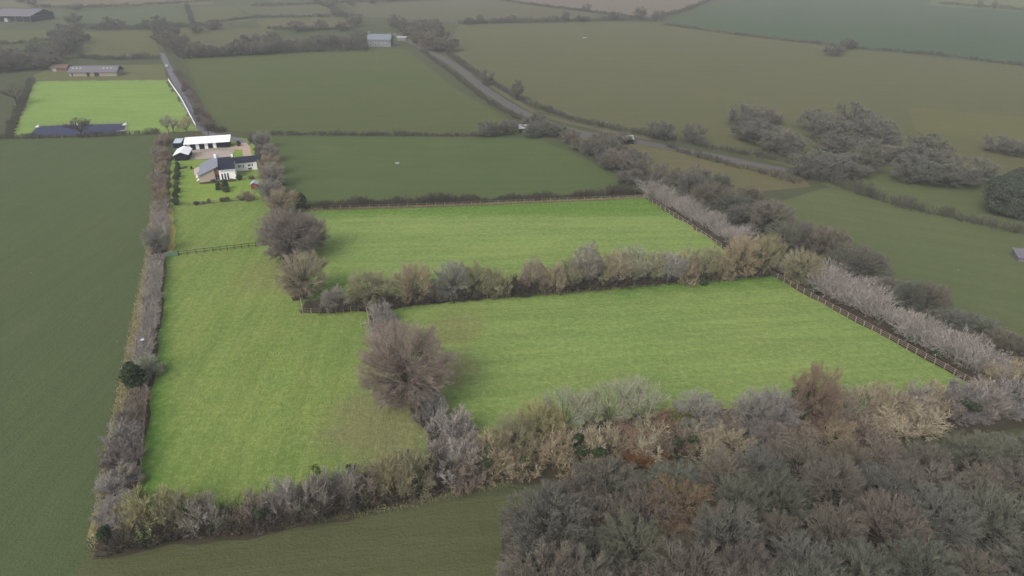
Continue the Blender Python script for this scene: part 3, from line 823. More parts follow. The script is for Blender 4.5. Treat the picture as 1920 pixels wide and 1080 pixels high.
P_(1440, 500, 7.5, 8.4, 'dome2', 'olive', 'olive tree just behind the ivy-clad corner tree')
P_(1497, 533, 9.5, 8.4, 'dome2', 'olive', 'round olive tree with ivy at the start of the post and rail fence', ivy='ever')
P_(1232, 372, 7, 5, 'fan2', 'purple', 'purplish shrub at the far corner of the back paddock')
# middle fence line
P_(716, 606, 6.0, 5.6, 'fan1', 'lilac', 'grey-lilac shrub in the middle fence line below the olive tree')
P_(727, 632, 5.4, 4.8, 'fan2', 'grey', 'grey shrub in the middle fence line touching the biggest tree')
P_(808, 782, 6.0, 5.2, 'fan3', 'grey', 'pale grey shrub below the biggest tree in the middle fence line')
P_(852, 832, 8.2, 6.2, 'fan0', 'lilac', 'round grey-lilac shrub in the middle fence line above the front hedgerow')
P_(842, 862, 6, 4.6, 'fan2', 'lilac', 'lower grey-lilac shrub where the middle fence meets the front hedgerow')
# trees down the garden side
for (x, y, w, h, k, c, l) in [
  (492, 279, 7, 6.6, 'dome1', 'grey', 'grey tree beside the gravel drive, farthest of the garden row'),
  (510, 303, 6.5, 6.4, 'dome2', 'grey', 'grey tree behind the end of the house in the garden row'),
  (508, 328, 7.6, 7.2, 'dome0', 'tan', 'tan tree level with the red shed in the garden row'),
  (514, 352, 9, 8.2, 'dome1', 'grey', 'grey tree below the red shed in the garden row'),
  (509, 378, 8, 7.0, 'dome2', 'grey', 'grey tree at the lower corner of the garden'),
  (533, 402, 9.5, 7.8, 'dome0', 'tan', 'tan tree just above the large purple-grey tree')]:
    P_(x, y, w, h, k, c, l)
P_(563, 388, 4.5, 4.0, 'bush0', 'ever', 'dark evergreen bush where the far hedge meets the garden trees', cat='shrub')
P_(528, 362, 3.6, 3.4, 'bush1', 'ever', 'dark evergreen bush behind the grey garden trees')
P_(463, 375, 5, 3.4, 'fan1', 'tan', 'thin tan shrub spreading over the garden fence')
P_(478, 268, 5, 4.2, 'fan2', 'dark', 'dark shrub at the gravel drive entrance')
P_(448, 274, 1.8, 2.0, 'bush0', 'ever', 'small dark evergreen beside the stable end')
# scrub along the side boundary beside the garden
for i, (x, y) in enumerate([(303, 275), (311, 268), (302, 290), (309, 300), (300, 312), (306, 326), (299, 340), (305, 352), (300, 366), (305, 380)]):
    P_(x, y, _rng.uniform(4, 5.6), _rng.uniform(3.6, 5.2), 'fan%d' % (i % 4), ('brown', 'tan', 'grey', 'brown')[i % 4], group='scrub beside the garden', place='in the scrub beside the garden', landmark='the stables')
for i, (x, y) in enumerate([(302, 392), (304, 402)]):
    P_(x, y, 3.4, 3, 'fan%d' % i, 'ever' if 0 else 'brown', ['low brown shrub at the end of the scrub beside the garden', 'lowest brown shrub above the clipped hedge by the upper paddock'][i])
P_(297, 474, 6.2, 7.2, 'dome1', 'grey', 'bare grey-brown tree standing just above the green gate', tint=0)
# side boundary below
P_(255, 728, 5.0, 5.2, 'fir0', 'ever', 'lone dark evergreen tree in the side boundary hedge', tint=0)
P_(281, 700, 5.5, 4, 'fan3', 'pale', 'sparse pale shrub leaning into the paddock beside the lone evergreen')
for (x, y, w, h, k, c, l) in [
  (246, 792, 4.6, 3.4, 'fan0', 'brown', 'brown shrub below the lone evergreen in the side boundary'),
  (236, 830, 5.6, 4.2, 'fan1', 'lilac', 'grey-lilac shrub halfway between the evergreen and the front corner'),
  (228, 872, 5.8, 4.2, 'fan2', 'purple', 'purple-brown shrub halfway down to the front corner'),
  (240, 905, 4.6, 3.4, 'fan3', 'grey', 'grey shrub nearest the wire fence above the front corner'),
  (216, 925, 4.8, 3.6, 'fan0', 'lilac', 'grey-lilac shrub above the front corner of the side boundary'),
  (236, 955, 4.2, 3.4, 'fan1', 'lilac', 'grey-lilac shrub touching the yellowish bush at the front corner'),
  (208, 978, 4.6, 3.4, 'fan2', 'lilac', 'pinkish-grey shrub next to the small ivy-covered stump at the corner'),
  (236, 1003, 4.8, 3.4, 'fan3', 'lilac', 'pinkish-grey shrub at the very front corner beside the dull grass')]:
    P_(x, y, w, h, k, c, l)
P_(203, 1022, 2.0, 3.2, 'bush1', 'ever', 'small dark ivy-covered bush at the very corner of the holding', cat='shrub')
# front hedgerow, from the corner to the middle fence
for (x, y, w, h, k, c, iv, l) in [
  (286, 992, 7.4, 6.6, 'fan0', 'yellow', 'bright', 'big yellowish-olive shrub at the corner of the front hedgerow'),
  (258, 985, 5.0, 4.4, 'fan2', 'yellow', None, 'smaller yellowish-olive shrub at the corner of the front hedgerow'),
  (340, 985, 6.2, 6.4, 'fan1', 'olive', None, 'olive-tinged shrub beside the big yellowish one in the front hedgerow'),
  (384, 990, 5.4, 5.8, 'coarse0', 'grey', 'ever', 'grey shrub with dark ivy beside the low gap in the front hedgerow'),
  (418, 988, 3.6, 3.2, 'coarse1', 'pale', None, 'low pale shrub at the gap in the front hedgerow'),
  (452, 984, 3.8, 2.8, 'fan3', 'tan', None, 'low tan shrub in the gap of the front hedgerow'),
  (498, 976, 5.6, 5.6, 'coarse0', 'brown', 'ever', 'brown arching shrub with dark ivy just past the gap in the front hedgerow'),
  (540, 962, 6.4, 6.4, 'fan1', 'lilac', None, 'grey-lilac shrub between two ivy-covered ones in the front hedgerow'),
  (592, 950, 6.6, 6.8, 'fan2', 'grey', 'bright', 'grey shrub with bright green ivy in the front hedgerow'),
  (640, 940, 5.8, 6.0, 'coarse1', 'grey', None, 'grey twiggy shrub beside the bright green ivy in the front hedgerow'),
  (684, 932, 6.0, 6.2, 'coarse0', 'brown', 'ever', 'brown shrub under dark ivy before the round olive ones in the front hedgerow'),
  (728, 920, 7.0, 6.4, 'fan3', 'olive', None, 'olive shrub, first of a rounded pair in the front hedgerow'),
  (778, 908, 7.4, 6.6, 'fan0', 'olive', None, 'olive shrub, second of a rounded pair in the front hedgerow'),
  (818, 900, 5.6, 5.4, 'fan1', 'dark', 'ever', 'dark shrub just below the end of the middle fence'),
  (846, 890, 6.6, 6.2, 'fan2', 'lilac', None, 'grey-lilac shrub at the end of the middle fence in the front hedgerow'),
  (880, 884, 6.2, 6.2, 'fan3', 'lilac', None, 'grey-lilac shrub next to the wide tan ones in the front hedgerow'),
  (872, 912, 5.4, 4.6, 'coarse0', 'brown', None, 'low brown shrub on the outer side of the front hedgerow'),
  (926, 880, 7.6, 7.0, 'fan0', 'tan', 'ever', 'wide tan shrub with ivy at its foot in the front hedgerow'),
  (968, 858, 8.4, 7.4, 'dome1', 'olive', None, 'wide olive tree spreading above the tan shrubs of the front hedgerow'),
  (985, 886, 6.2, 5.0, 'coarse1', 'tan', 'ever', 'tan shrub with long pale limbs low in the front hedgerow'),
  (1012, 834, 8.4, 8.0, 'dome2', 'yellow', None, 'yellowish-olive tree rising at the edge of the front paddock'),
  (1056, 826, 7.4, 9.6, 'thin0', 'pale', None, 'pale open tree rising beside the yellowish one against the paddock'),
  (1098, 822, 6.4, 9.0, 'thin1', 'pale', None, 'pale open tree between two like it at the paddock edge'),
  (1140, 818, 7.2, 9.8, 'thin0', 'pale', None, 'pale open tree with dark stem at the paddock edge'),
  (1188, 812, 9.0, 10.4, 'thin1', 'pale', None, 'widest pale open tree, farthest along the paddock edge'),
  (1040, 868, 8.2, 6.6, 'coarse0', 'tan', 'ever', 'tan coarse-limbed shrub with dark ivy below the pale open trees'),
  (1088, 866, 8.0, 6.4, 'coarse1', 'straw', 'ever', 'straw-coloured coarse shrub below the pale open trees'),
  (1130, 856, 7.6, 6.4, 'coarse0', 'tan', None, 'tan coarse shrub in the wide part of the front hedgerow'),
  (1172, 846, 6.6, 5.8, 'fan2', 'red', None, 'reddish-brown shrub below the widest pale open tree'),
  (1215, 852, 7.2, 5.8, 'coarse1', 'straw', None, 'straw-coloured coarse shrub beside the reddish ones above the wood'),
  (1228, 824, 6.4, 5.6, 'fan3', 'red', None, 'reddish-brown shrub next to the golden-green one'),
  (1268, 818, 5.4, 5.4, 'coarse0', 'gold', None, 'golden-green shrub at the foot of the round grey tree'),
  (1262, 846, 6.4, 5.2, 'coarse1', 'brown', 'ever', 'brown shrub with ivy at the edge of the wood'),
  (1182, 872, 5.4, 3.0, 'coarse0', 'russet', None, 'low russet bracken-like shrub at the edge of the wood'),
  (1230, 872, 5.0, 2.6, 'coarse1', 'russet', None, 'smaller russet shrub at the edge of the wood'),
  (1302, 812, 8.2, 7.4, 'dome0', 'grey', None, 'round grey tree beyond the golden-green shrub'),
  (1318, 842, 6.6, 5.0, 'fan0', 'straw', None, 'straw-coloured shrub in front of the round grey tree'),
  (1355, 815, 6.6, 5.8, 'fan1', 'brown', None, 'brown shrub between the two round grey trees'),
  (1365, 842, 6.8, 4.6, 'coarse0', 'tan', None, 'tan coarse shrub before the round grey-lilac tree'),
  (1410, 806, 7.6, 7.2, 'dome2', 'grey', None, 'round grey tree just before the red-brown one'),
  (1448, 806, 8.0, 7.4, 'dome1', 'lilac', None, 'round grey-lilac tree beside the red-brown one'),
  (1512, 808, 8.4, 12.5, 'dome1', 'red', 'ever', 'tall red-brown tree with ivied stem standing above the front hedgerow'),
  (1548, 796, 6.6, 7.6, 'thin0', 'red', None, 'smaller red-brown tree beside the tall ivied one'),
  (1436, 836, 7.0, 4.4, 'fan3', 'purple', None, 'low purple-grey shrub below the round grey-lilac tree'),
  (1490, 836, 6.6, 4.6, 'coarse1', 'brown', None, 'low brown shrub below the tall red-brown tree'),
  (1578, 790, 6.6, 6.6, 'fan1', 'pale', None, 'pale grey-green shrub just past the red-brown trees'),
  (1555, 822, 7.0, 5.0, 'fan2', 'tan', None, 'tan shrub in front of the pale grey-green one'),
  (1616, 786, 7.6, 6.8, 'fan3', 'tan', 'bright', 'tan shrub with green ivy past the pale grey-green one'),
  (1610, 818, 7.0, 5.0, 'coarse0', 'brown', None, 'brown twiggy shrub above the wood, before the straw-coloured one'),
  (1660, 782, 7.4, 6.6, 'fan0', 'tan', None, 'tan shrub behind the spiky straw-coloured one'),
  (1668, 812, 7.6, 5.4, 'coarse1', 'straw', None, 'straw-coloured spiky shrub above the wood'),
  (1708, 778, 7.2, 6.2, 'fan1', 'lilac', None, 'grey-lilac shrub behind the palest straw shrub'),
  (1722, 806, 8.2, 5.4, 'coarse0', 'straw', None, 'palest straw shrub, spiky and wide, above the wood'),
  (1758, 772, 6.6, 5.8, 'fan2', 'tan', None, 'tan shrub at the last corner of the front paddock'),
  (1800, 778, 7.4, 6.4, 'fan3', 'purple', 'ever', 'purple-grey shrub with dark ivy near the fence end'),
  (1840, 772, 7.6, 6.4, 'fan0', 'lilac', None, 'grey-lilac shrub below the fence end'),
  (1885, 768, 7.6, 6.4, 'fan1', 'lilac', 'ever', 'grey-lilac shrub with ivy past the fence end'),
  (1925, 764, 7.2, 6.2, 'fan2', 'purple', None, 'purple-grey shrub cut by the picture edge past the fence end'),
  (1870, 735, 6.4, 5.4, 'fan3', 'tan', 'ever', 'tan shrub with dark ivy at the fence end'),
  (1912, 728, 7.0, 5.6, 'fan0', 'tan', None, 'tan shrub behind the ivied one at the fence end')]:
    P_(x, y, w, h, k, c, l, ivy=iv, group='shrubs and trees of the front hedgerow')
# ivy and small growth along the right hand hedge
for i, (x, y) in enumerate([(1676, 622), (1712, 641), (1758, 668), (1590, 566), (1648, 602)]):
    P_(x, y, (1.8, 2.8, 3.2, 1.6, 2.2)[i], (1.8, 1.4, 1.9, 2.0, 1.3)[i], 'bush%d' % (i % 2), 'ever', cat='shrub', group='evergreen growth at the foot of the long hedge', place='behind the long fence', landmark='the fence end')

# ================================================================= THE WOOD
ROWS = [('front row', 905, [(1035, 930), (1080, 916), (1128, 905), (1195, 898), (1270, 890), (1345, 882), (1420, 872), (1495, 862), (1570, 855), (1645, 850), (1720, 842), (1800, 835), (1880, 828), (1955, 820)]),
        ('second row', 960, [(1020, 985), (1065, 975), (1115, 965), (1200, 955), (1285, 945), (1370, 938), (1455, 928), (1540, 918), (1630, 910), (1720, 905), (1810, 898), (1900, 890)]),
        ('third row', 1020, [(1030, 1050), (1100, 1040), (1165, 1030), (1260, 1020), (1355, 1010), (1450, 1002), (1545, 992), (1645, 982), (1745, 975), (1845, 968), (1945, 960)]),
        ('fourth row', 1090, [(1030, 1120), (1105, 1115), (1170, 1108), (1275, 1100), (1380, 1092), (1485, 1085), (1595, 1075), (1705, 1065), (1815, 1058), (1925, 1050)]),
        ('last row', 1180, [(1040, 1210), (1135, 1205), (1255, 1198), (1375, 1190), (1500, 1180), (1625, 1172), (1750, 1160), (1875, 1150)])]
wc = ['dbrown', 'dgrey', 'dbrown', 'dgreen', 'dgrey', 'dred']
sheet('wood_floor', [(940, 955), (1100, 925), (1280, 900), (1500, 880), (1800, 850), (2050, 830), (2100, 1290), (960, 1290)], .056, m_soil, seed=41)
n = 0
for row, _, pts in ROWS:
    for (x, y) in pts:
        c = wc[(n*5 + n//4) % 6]
        if row == 'second row' and x in (1285,): c = 'dorange'
        if row == 'third row' and x in (1260,): c = 'dorange'
        y += {'front row': (58 if x > 1080 else 78), 'second row': 62, 'third row': 58, 'fourth row': 52, 'last row': 40}[row] + max(0, x - 1500)*.05
        P_(x + _rng.uniform(-14, 14), y + _rng.uniform(-8, 8), _rng.uniform(7.5, 13), _rng.uniform(5.6, 7.6) if row == 'front row' else _rng.uniform(6.8, 10.5), 'wood%d' % (n % 3), c, group='trees of the wood', place='in the %s of the wood' % row, landmark='the open grass')
        n += 1

# ================================================================= TREES OF THE SURROUNDING COUNTRY
def belt(pts, w, h, cols, place, landmark, kind='far', group=None, n=None, jit=0):
    for i, (x, y) in enumerate(pts):
        P_(x, y, w*_rng.uniform(.8, 1.25), h*_rng.uniform(.8, 1.2), '%s%d' % (kind, i % 3), cols[i % len(cols)], group=group or 'bare trees ' + place, place=place, landmark=landmark)
belt([(1290, 385), (1330, 400), (1370, 412), (1400, 432), (1440, 445), (1475, 468), (1510, 482), (1545, 500), (1580, 520), (1610, 532), (1400, 402), (1345, 375)], 10.5, 8.5, ['dgrey', 'dbrown', 'dgreen'], 'behind the pale overgrown hedge', 'the back paddock corner', 'wood')
belt([(1660, 560), (1700, 580), (1735, 585), (1780, 625), (1830, 640), (1870, 668), (1915, 680), (1960, 700)], 8, 6.0, ['dgrey', 'dgreen', 'dbrown'], 'behind the long lilac hedge', 'the ivy-clad corner tree', 'wood')
belt([(1235, 358), (1265, 352), (1300, 350), (1210, 345), (1185, 330), (1160, 316), (1135, 302), (1110, 290)], 10, 7.5, ['dgrey', 'dbrown'], 'in the belt below the road junction', 'the back paddock', 'far')
belt([(1085, 280), (1100, 292), (1140, 318), (1170, 345), (1070, 268)], 7, 5.0, ['dbrown', 'dgrey'], 'along the side lane', 'the road junction', 'far')
belt([(1130, 272), (1150, 280), (1180, 296), (1200, 310), (1165, 268)], 7.5, 5.0, ['dbrown', 'dgrey'], 'beyond the side lane', 'the road junction', 'far')
belt([(912, 256), (935, 254), (955, 250), (1000, 256), (1020, 252), (1010, 236), (990, 240), (1045, 256)], 8, 5.5, ['dgrey', 'dgreen'], 'around the white-roofed roadside shed', 'the thin hedge', 'far')
belt([(1225, 258), (1245, 262), (1300, 268)], 8, 7, ['dgrey', 'dgreen'], 'beside the road', 'the second shed', 'far')
belt([(1385, 235), (1410, 245), (1430, 230), (1400, 262), (1425, 272), (1450, 285), (1480, 292), (1520, 245), (1560, 240), (1590, 232), (1615, 238), (1535, 262), (1570, 270), (1600, 262), (1635, 262), (1655, 275), (1560, 296), (1600, 300), (1640, 305)], 13, 8, ['mist', 'dgrey', 'mist'], 'in the copse beyond the road', 'the road', 'far')
belt([(1510, 330), (1540, 318), (1560, 338), (1590, 330), (1620, 322), (1690, 300), (1715, 310), (1735, 296), (1760, 320), (1700, 340), (1745, 345), (1790, 350), (1820, 340)], 12, 7.5, ['mist', 'dgreen', 'dgrey'], 'in the copse', 'the dark evergreens', 'far')
for i, (x, y, w, h) in enumerate([(1875, 400, 13, 11), (1915, 408, 13, 12), (1900, 380, 12, 10), (1945, 402, 13, 12)]):
    P_(x, y, w, h, 'firs0', 'dever', cat='tree', group='dark evergreens at the picture edge', place='at the picture edge', landmark='the copse')
belt([(1865, 285), (1900, 292), (1935, 298)], 9, 6, ['dgrey'], 'below the yellowish strip of field', 'the copse', 'far')
belt([(1572, 98), (1590, 92), (1560, 104)], 11, 8.5, ['dgrey'], 'in the thin hedge', 'the blue-green field', 'far')
belt([(1835, 16), (1862, 18)], 7, 9, ['dgrey'], 'in the farthest hedge', 'the blue-green field', 'far')
P_(913, 160, 8, 8.0, 'far0', 'dgrey', 'rounded grey tree in the hedge behind the curving road')
P_(969, 188, 6.5, 9.5, 'far1', 'dgreen', 'narrow grey-green tree in the hedge behind the curving road')
belt([(770, 70), (785, 85), (800, 78), (812, 95), (825, 84), (838, 96), (790, 58), (815, 66), (750, 58), (740, 46)], 15, 10, ['dgrey', 'dbrown'], 'beside the road', 'the white farmhouse')
belt([(640, 88), (660, 92), (675, 80), (620, 90), (595, 93), (570, 96), (545, 97), (520, 99), (495, 101), (470, 103), (445, 104), (420, 106), (395, 107), (372, 108)], 13, 9, ['dgrey', 'dbrown', 'dgrey', 'dgreen'], 'in the row behind the dull field', 'the farmhouse')
belt([(345, 108), (330, 98), (318, 90), (308, 78), (298, 66), (340, 88), (322, 72)], 14, 10, ['dgrey', 'dbrown'], 'in the clump', 'the top of the drive')
belt([(90, 120), (110, 112), (125, 100), (140, 92), (105, 96), (80, 108), (120, 84), (135, 76), (65, 128), (40, 132), (15, 134), (-10, 136), (150, 82), (95, 130), (112, 72), (30, 118), (0, 118)], 14, 10, ['dgrey', 'dbrown', 'dgreen'], 'in the dense clump', 'the long low barn')
belt([(370, 62), (400, 56), (470, 88), (490, 90), (510, 84), (530, 92), (600, 56), (640, 58), (665, 50), (630, 30), (620, 14), (560, 60)], 13, 8.5, ['dgrey', 'dbrown'], 'among the small far fields', 'the farmhouse')
belt([(205, 54), (220, 52), (280, 56), (300, 50), (140, 46), (145, 20), (60, 10), (40, 6)], 12, 8, ['dgrey'], 'along the far hedges', 'the large barn')
belt([(880, 46), (900, 44), (945, 43), (960, 42), (1060, 40), (1090, 40), (1150, 38)], 10, 7, ['dgrey', 'dgreen'], 'along the widest field', 'the farmhouse')
belt([(700, 8), (730, 4), (660, 12), (760, 2), (1200, 34), (1235, 36), (1100, 22)], 12, 8, ['dgrey'], 'in the farthest hedges', 'the farmhouse')
P_(32, 196, 9, 9.5, 'thin0', 'dgrey', 'bare dark tree at the hedge of the bright far paddock')
P_(155, 258, 9.5, 7.6, 'thin1', 'dark', 'dark spreading bare tree in front of the riding arena', tint=0)
P_(352, 252, 6.4, 6.8, 'thin1', 'red', 'reddish bare tree with forked trunk behind the stables', tint=0)
for (x, y) in ((316, 248), (326, 250)):
    P_(x, y, 5.5, 6.5, 'thin0', 'grey', group='thin grey trees by the arena hedge', place='behind the stables', landmark='the arena')
P_(367, 261, 2.6, 3.4, 'thin0', 'red', 'small bare sapling on the grass behind the stables')
for i, (x, y) in enumerate([(349, 172), (356, 182), (371, 215), (377, 228), (384, 238), (394, 245), (388, 228)]):
    P_(x, y, 4.2, _rng.uniform(3.6, 5.6), 'coarse%d' % (i % 2), ('dred', 'purple', 'dred')[i % 3], group='scrub along the drive', place='along the drive', landmark='the barn')

# ================================================================= GARDEN SHRUBS
for i, (x, y, w, h) in enumerate([(333, 311, 1.6, 1.5), (334, 318, 1.8, 1.6), (333, 325, 2.1, 1.9), (335, 332, 2.2, 2.0), (331, 338, 2.2, 2.0), (332, 346, 2.0, 1.5), (331, 356, 2.0, 1.6), (333, 362, 2.0, 1.9), (330, 371, 2.1, 2.0), (331, 384, 2.4, 2.2)]):
    P_(x, y, w, h, 'bush%d' % (i % 2), 'gold' if i == 5 else 'box', cat='shrub', group='clipped shrubs in a line down the garden', place='in the garden line', landmark='the white-roofed shed')
P_(410, 356, 2.2, 2.3, 'bush0', 'ever', 'dark evergreen shrub nearest the patio in the lawn clump')
P_(424, 355, 2.6, 2.9, 'fir0', 'ever', 'pointed dark evergreen in the middle of the lawn clump', cat='shrub', name='evergreen_shrub')
P_(416, 355, 2.2, 1.7, 'bush1', 'gold', 'golden-green shrub in the lawn clump')
P_(425, 360, 2.4, 1.6, 'bush0', 'box', 'low green shrub at the front of the lawn clump')
P_(449, 338, 2.0, 1.8, 'bush1', 'ever', 'round dark shrub beside the end of the white gable wall')
P_(472, 336, 2.2, 1.6, 'fan0', 'brown', 'brown bare shrub below the white wing of the house')
P_(352, 384, 0.1, 0.1, 'bush0', 'ever', 'x') if 0 else None
for (x, y, w, h, k, c, l) in [(369, 384, 1.8, 1.1, 'bush1', 'dark', 'dark rounded shrub on the garden fence, nearest the clipped line'), (380, 383, 1.4, .8, 'bush0', 'dbrown', 'low brown shrub beside the dark rounded one on the garden fence'),
   (392, 381, 1.4, 1.8, 'fan1', 'brown', 'thin bare shrub midway along the garden fence'), (417, 378, 1.6, 1.2, 'bush0', 'box', 'rounded green shrub, first of a touching pair on the garden fence'),
   (426, 377, 2.0, 1.2, 'bush1', 'box', 'wider green shrub, second of a touching pair on the garden fence'), (455, 376, 1.6, 1.1, 'bush0', 'ever', 'lone dark green shrub on the garden fence near the bare trees'),
   (400, 341.5, 1.8, .9, 'bush1', 'dark', 'dark shrub below the stone gable'), (420, 340.5, 2.0, .7, 'bush0', 'dark', 'dark low shrub under the french windows'), (433, 339, 1.8, .7, 'bush1', 'dbrown', 'brown low shrub at the end of the bed under the white gable'),
   (359.5, 317, .9, 1.0, 'bush0', 'ever', 'small dark shrub at the back corner of the patio'), (373, 327, .8, .6, 'bush1', 'ever', 'little dark shrub on the pale patio')]:
    P_(x, y, w, h, k, c, l, cat='shrub')
settle_labels()
# ================================================================= BUILDINGS
white = plain_mat('white_render', (.85, .84, .83), .8, .3, .03, .6)
white_roof = plain_mat('white_sheet_roof', (.80, .80, .82), .5, .4, .06, .8)
navy = plain_mat('navy_boards', (.006, .008, .02), .9, .08, .3, 1.0)
slate = plain_mat('grey_slate', (.155, .17, .21), .55, .4, .25, 1.2)
dslate = plain_mat('dark_slate', (.014, .018, .032), .8, .12, .3, 1.2)
stone = plain_mat('rubble_stone', (.36, .31, .25), .9, .15, .45, 1.6, bmp=.6)
wood_m = plain_mat('brown_timber', (.15, .06, .03), .7, .3, .4, 1.5)
glass = plain_mat('dark_glass', (.02, .025, .035), .1, .5, .1, 1)
wframe = plain_mat('white_frame', (.78, .78, .78), .5, .4, .05, 2)
grey_felt = plain_mat('grey_roof', (.34, .40, .48), .6, .4, .15, 1)
redwood = plain_mat('red_boards', (.16, .045, .035), .8, .2, .3, 2)
barn_roof = plain_mat('barn_roof', (.125, .115, .135), .8, .2, .2, .4)
barn_wall = plain_mat('pale_barn_wall', (.24, .22, .17), .9, .2, .2, .4)
dark_open = plain_mat('dark_doorway', (.02, .021, .026), .9, .1, .2, 1)
brick = plain_mat('red_brick', (.12, .085, .07), .9, .1, .4, 1.2)
far_roof = plain_mat('farmhouse_roof', (.13, .155, .175), .7, .3, .2, .6)
far_white = plain_mat('farmhouse_wall', (.15, .16, .16), .9, .2, .15, .5)
pale_m = plain_mat('pale_metal', (.27, .28, .28), .7, .2, .1, 1)
timber = plain_mat('fence_timber', (.115, .085, .07), .9, .15, .4, 2)
timber_pale = plain_mat('weathered_timber', (.24, .19, .16), .9, .15, .35, 2)
dark_timber = plain_mat('dark_fence_timber', (.04, .032, .025), .9, .15, .3, 2)
wire_m = plain_mat('pale_posts', (.30, .26, .21), .9, .15, .3, 2)
gate_green = plain_mat('green_netting', (.09, .16, .11), .7, .3, .2, 2)

def window(parent, x, z, w, h, y, name='window', door=False, frame_mat=None, panes=1):
    """framed pane in a wall facing -y: frame (part) with pane (sub-part)"""
    f = MB(); t = .07
    f.box(x, x+w, y-.06, y+.02, z, z+t) if not door else None
    f.box(x, x+w, y-.06, y+.02, z+h-t, z+h)
    z0, z1 = (z+t if not door else z), z+h-t
    f.box(x, x+t, y-.06, y+.02, z0, z1); f.box(x+w-t, x+w, y-.06, y+.02, z0, z1)
    for k in range(1, panes): f.box(x+w*k/panes-t/2, x+w*k/panes+t/2, y-.06, y+.02, z0, z1)
    fr = f.build(name, frame_mat or wframe, parent)
    MB().box(x+t-.01, x+w-t+.01, y-.035, y+.01, z0-.005, z1+.005).build('pane', glass, fr)
    return fr

# ---- the house
O = G(413.5, 338.2)
house = empty('house', (O.x, O.y, 0), math.radians(19), 'white house with grey and dark slate roofs, stone gable and long white wing', 'house')
# main block: x 0..5.2, y 0..8.4
MB().prism([(0, 0, -.1), (4.75, 0, -.1), (4.75, 0, 3.5), (0, 0, 3.5)], (0, .3, 0)).box(4.45, 4.75, .3, 8.1, -.1, 3.45).prism([(4.75, .05, 3.45), (4.75, 8.3, 3.45), (4.75, 4.2, 5.95)], (-.25, 0, 0)).box(0, 4.75, 8.1, 8.4, -.1, 3.45).box(-.0, .25, .3, 8.1, -.1, 3.45).build('wall', white, house)
r = MB(); r.prism([(-.05, -.45, 3.42), (-.05, 4.2, 6.2), (-.05, 8.8, 3.42), (-.05, 8.8, 3.24), (-.05, 4.2, 6.0), (-.05, -.45, 3.24)], (5.05, 0, 0))
roof1 = r.build('roof', dslate, house); roof1['label'] = 'dark slate roof over the white gable block'
MB().box(4.2, 4.7, 3.9, 4.4, 5.9, 6.7).box(4.14, 4.76, 3.84, 4.46, 6.7, 6.85).build('chimney', white, roof1)
MB().box(-.05, 5.0, -.56, -.44, 3.26, 3.36).build('gutter', wframe, roof1)
for xx in (.45, 1.3, 2.15): window(house, xx, .1, .62, 2.1, -.02, 'french_window', True)
# left wing, mono pitch rising to the right: x -5.9..-.2 , y .2..11.8
lw = MB()
lw.prism([(-5.9, .1, -.1), (-1.35, .1, -.1), (-1.35, .1, 3.85), (-5.9, .1, 2.0)], (0, .35, 0))
lw.box(-5.9, -5.55, .45, 11.5, -.1, 2.0)
lw.prism([(-5.9, 11.5, -.1), (-.12, 11.5, -.1), (-.12, 11.5, 4.3), (-5.9, 11.5, 2.0)], (0, .3, 0))
w2 = lw.build('wall', stone, house); w2['label'] = 'rubble stone gable wall of the grey-roofed wing'
MB().box(-.35, -.1, 1.0, 11.5, -.1, 4.35).build('wall', white, house)
tz = MB(); tz.prism([(-1.33, .35, 1.0), (-.1, .35, 1.0), (-.1, .35, 4.35), (-1.33, .35, 3.86)], (0, .12, 0))
tp = tz.build('timber_panel', wood_m, house)
MB().box(-1.33, -.1, .33, .47, -.1, 1.0).build('wall', white, house)
window(house, -1.25, .1, .5, 1.9, .33, 'tall_window', True, wood_m); window(house, -.68, .1, .5, 1.9, .33, 'tall_window', True, wood_m)
rr = MB(); rr.prism([(-6.25, -.35, 1.98), (-.02, -.35, 4.5), (-.02, -.35, 4.7), (-6.25, -.35, 2.18)], (0, 13.6, 0))
roof2 = rr.build('roof', slate, house); roof2['label'] = 'pale grey slate roof of the stone wing'
MB().box(-1.5, -.9, 11.0, 11.6, 4.0, 5.3).box(-1.56, -.84, 10.94, 11.66, 5.3, 5.42).build('chimney', white, roof2)
# right wing: x 5.2..12.8 , y 6.4..11.6
wg = MB(); y0 = 8.0
wg.box(4.79, 11.3, y0, y0+.3, -.1, 3.0).box(11.0, 11.3, y0+.3, y0+5, -.1, 3.0).box(4.79, 11.0, y0+4.7, y0+5, -.1, 3.0)
wg.build('wall', white, house)
MB().box(11.32, 12.5, y0+.4, y0+4.6, -.1, 2.7).build('porch', wood_m, house)
rw = MB(); rw.prism([(4.81, y0-.4, 2.98), (4.81, y0+3.0, 4.0), (4.81, y0+5.4, 2.98), (4.81, y0+5.4, 2.8), (4.81, y0+3.0, 3.8), (4.81, y0-.4, 2.8)], (8.1, 0, 0))
roof3 = rw.build('roof', dslate, house); roof3['label'] = 'dark slate roof of the long white wing'
for xx, zz, ww, hh, pn in ((5.4, 1.15, .62, 1.0, 1), (6.1, 1.15, .4, 1.0, 1), (6.8, 1.15, .5, 1.0, 1), (8.4, 1.3, 1.0, .85, 2), (9.6, 1.3, .5, .85, 1), (8.4, .15, 1.2, .8, 2)):
    window(house, xx, zz, ww, hh, y0-.02, 'window', panes=pn)

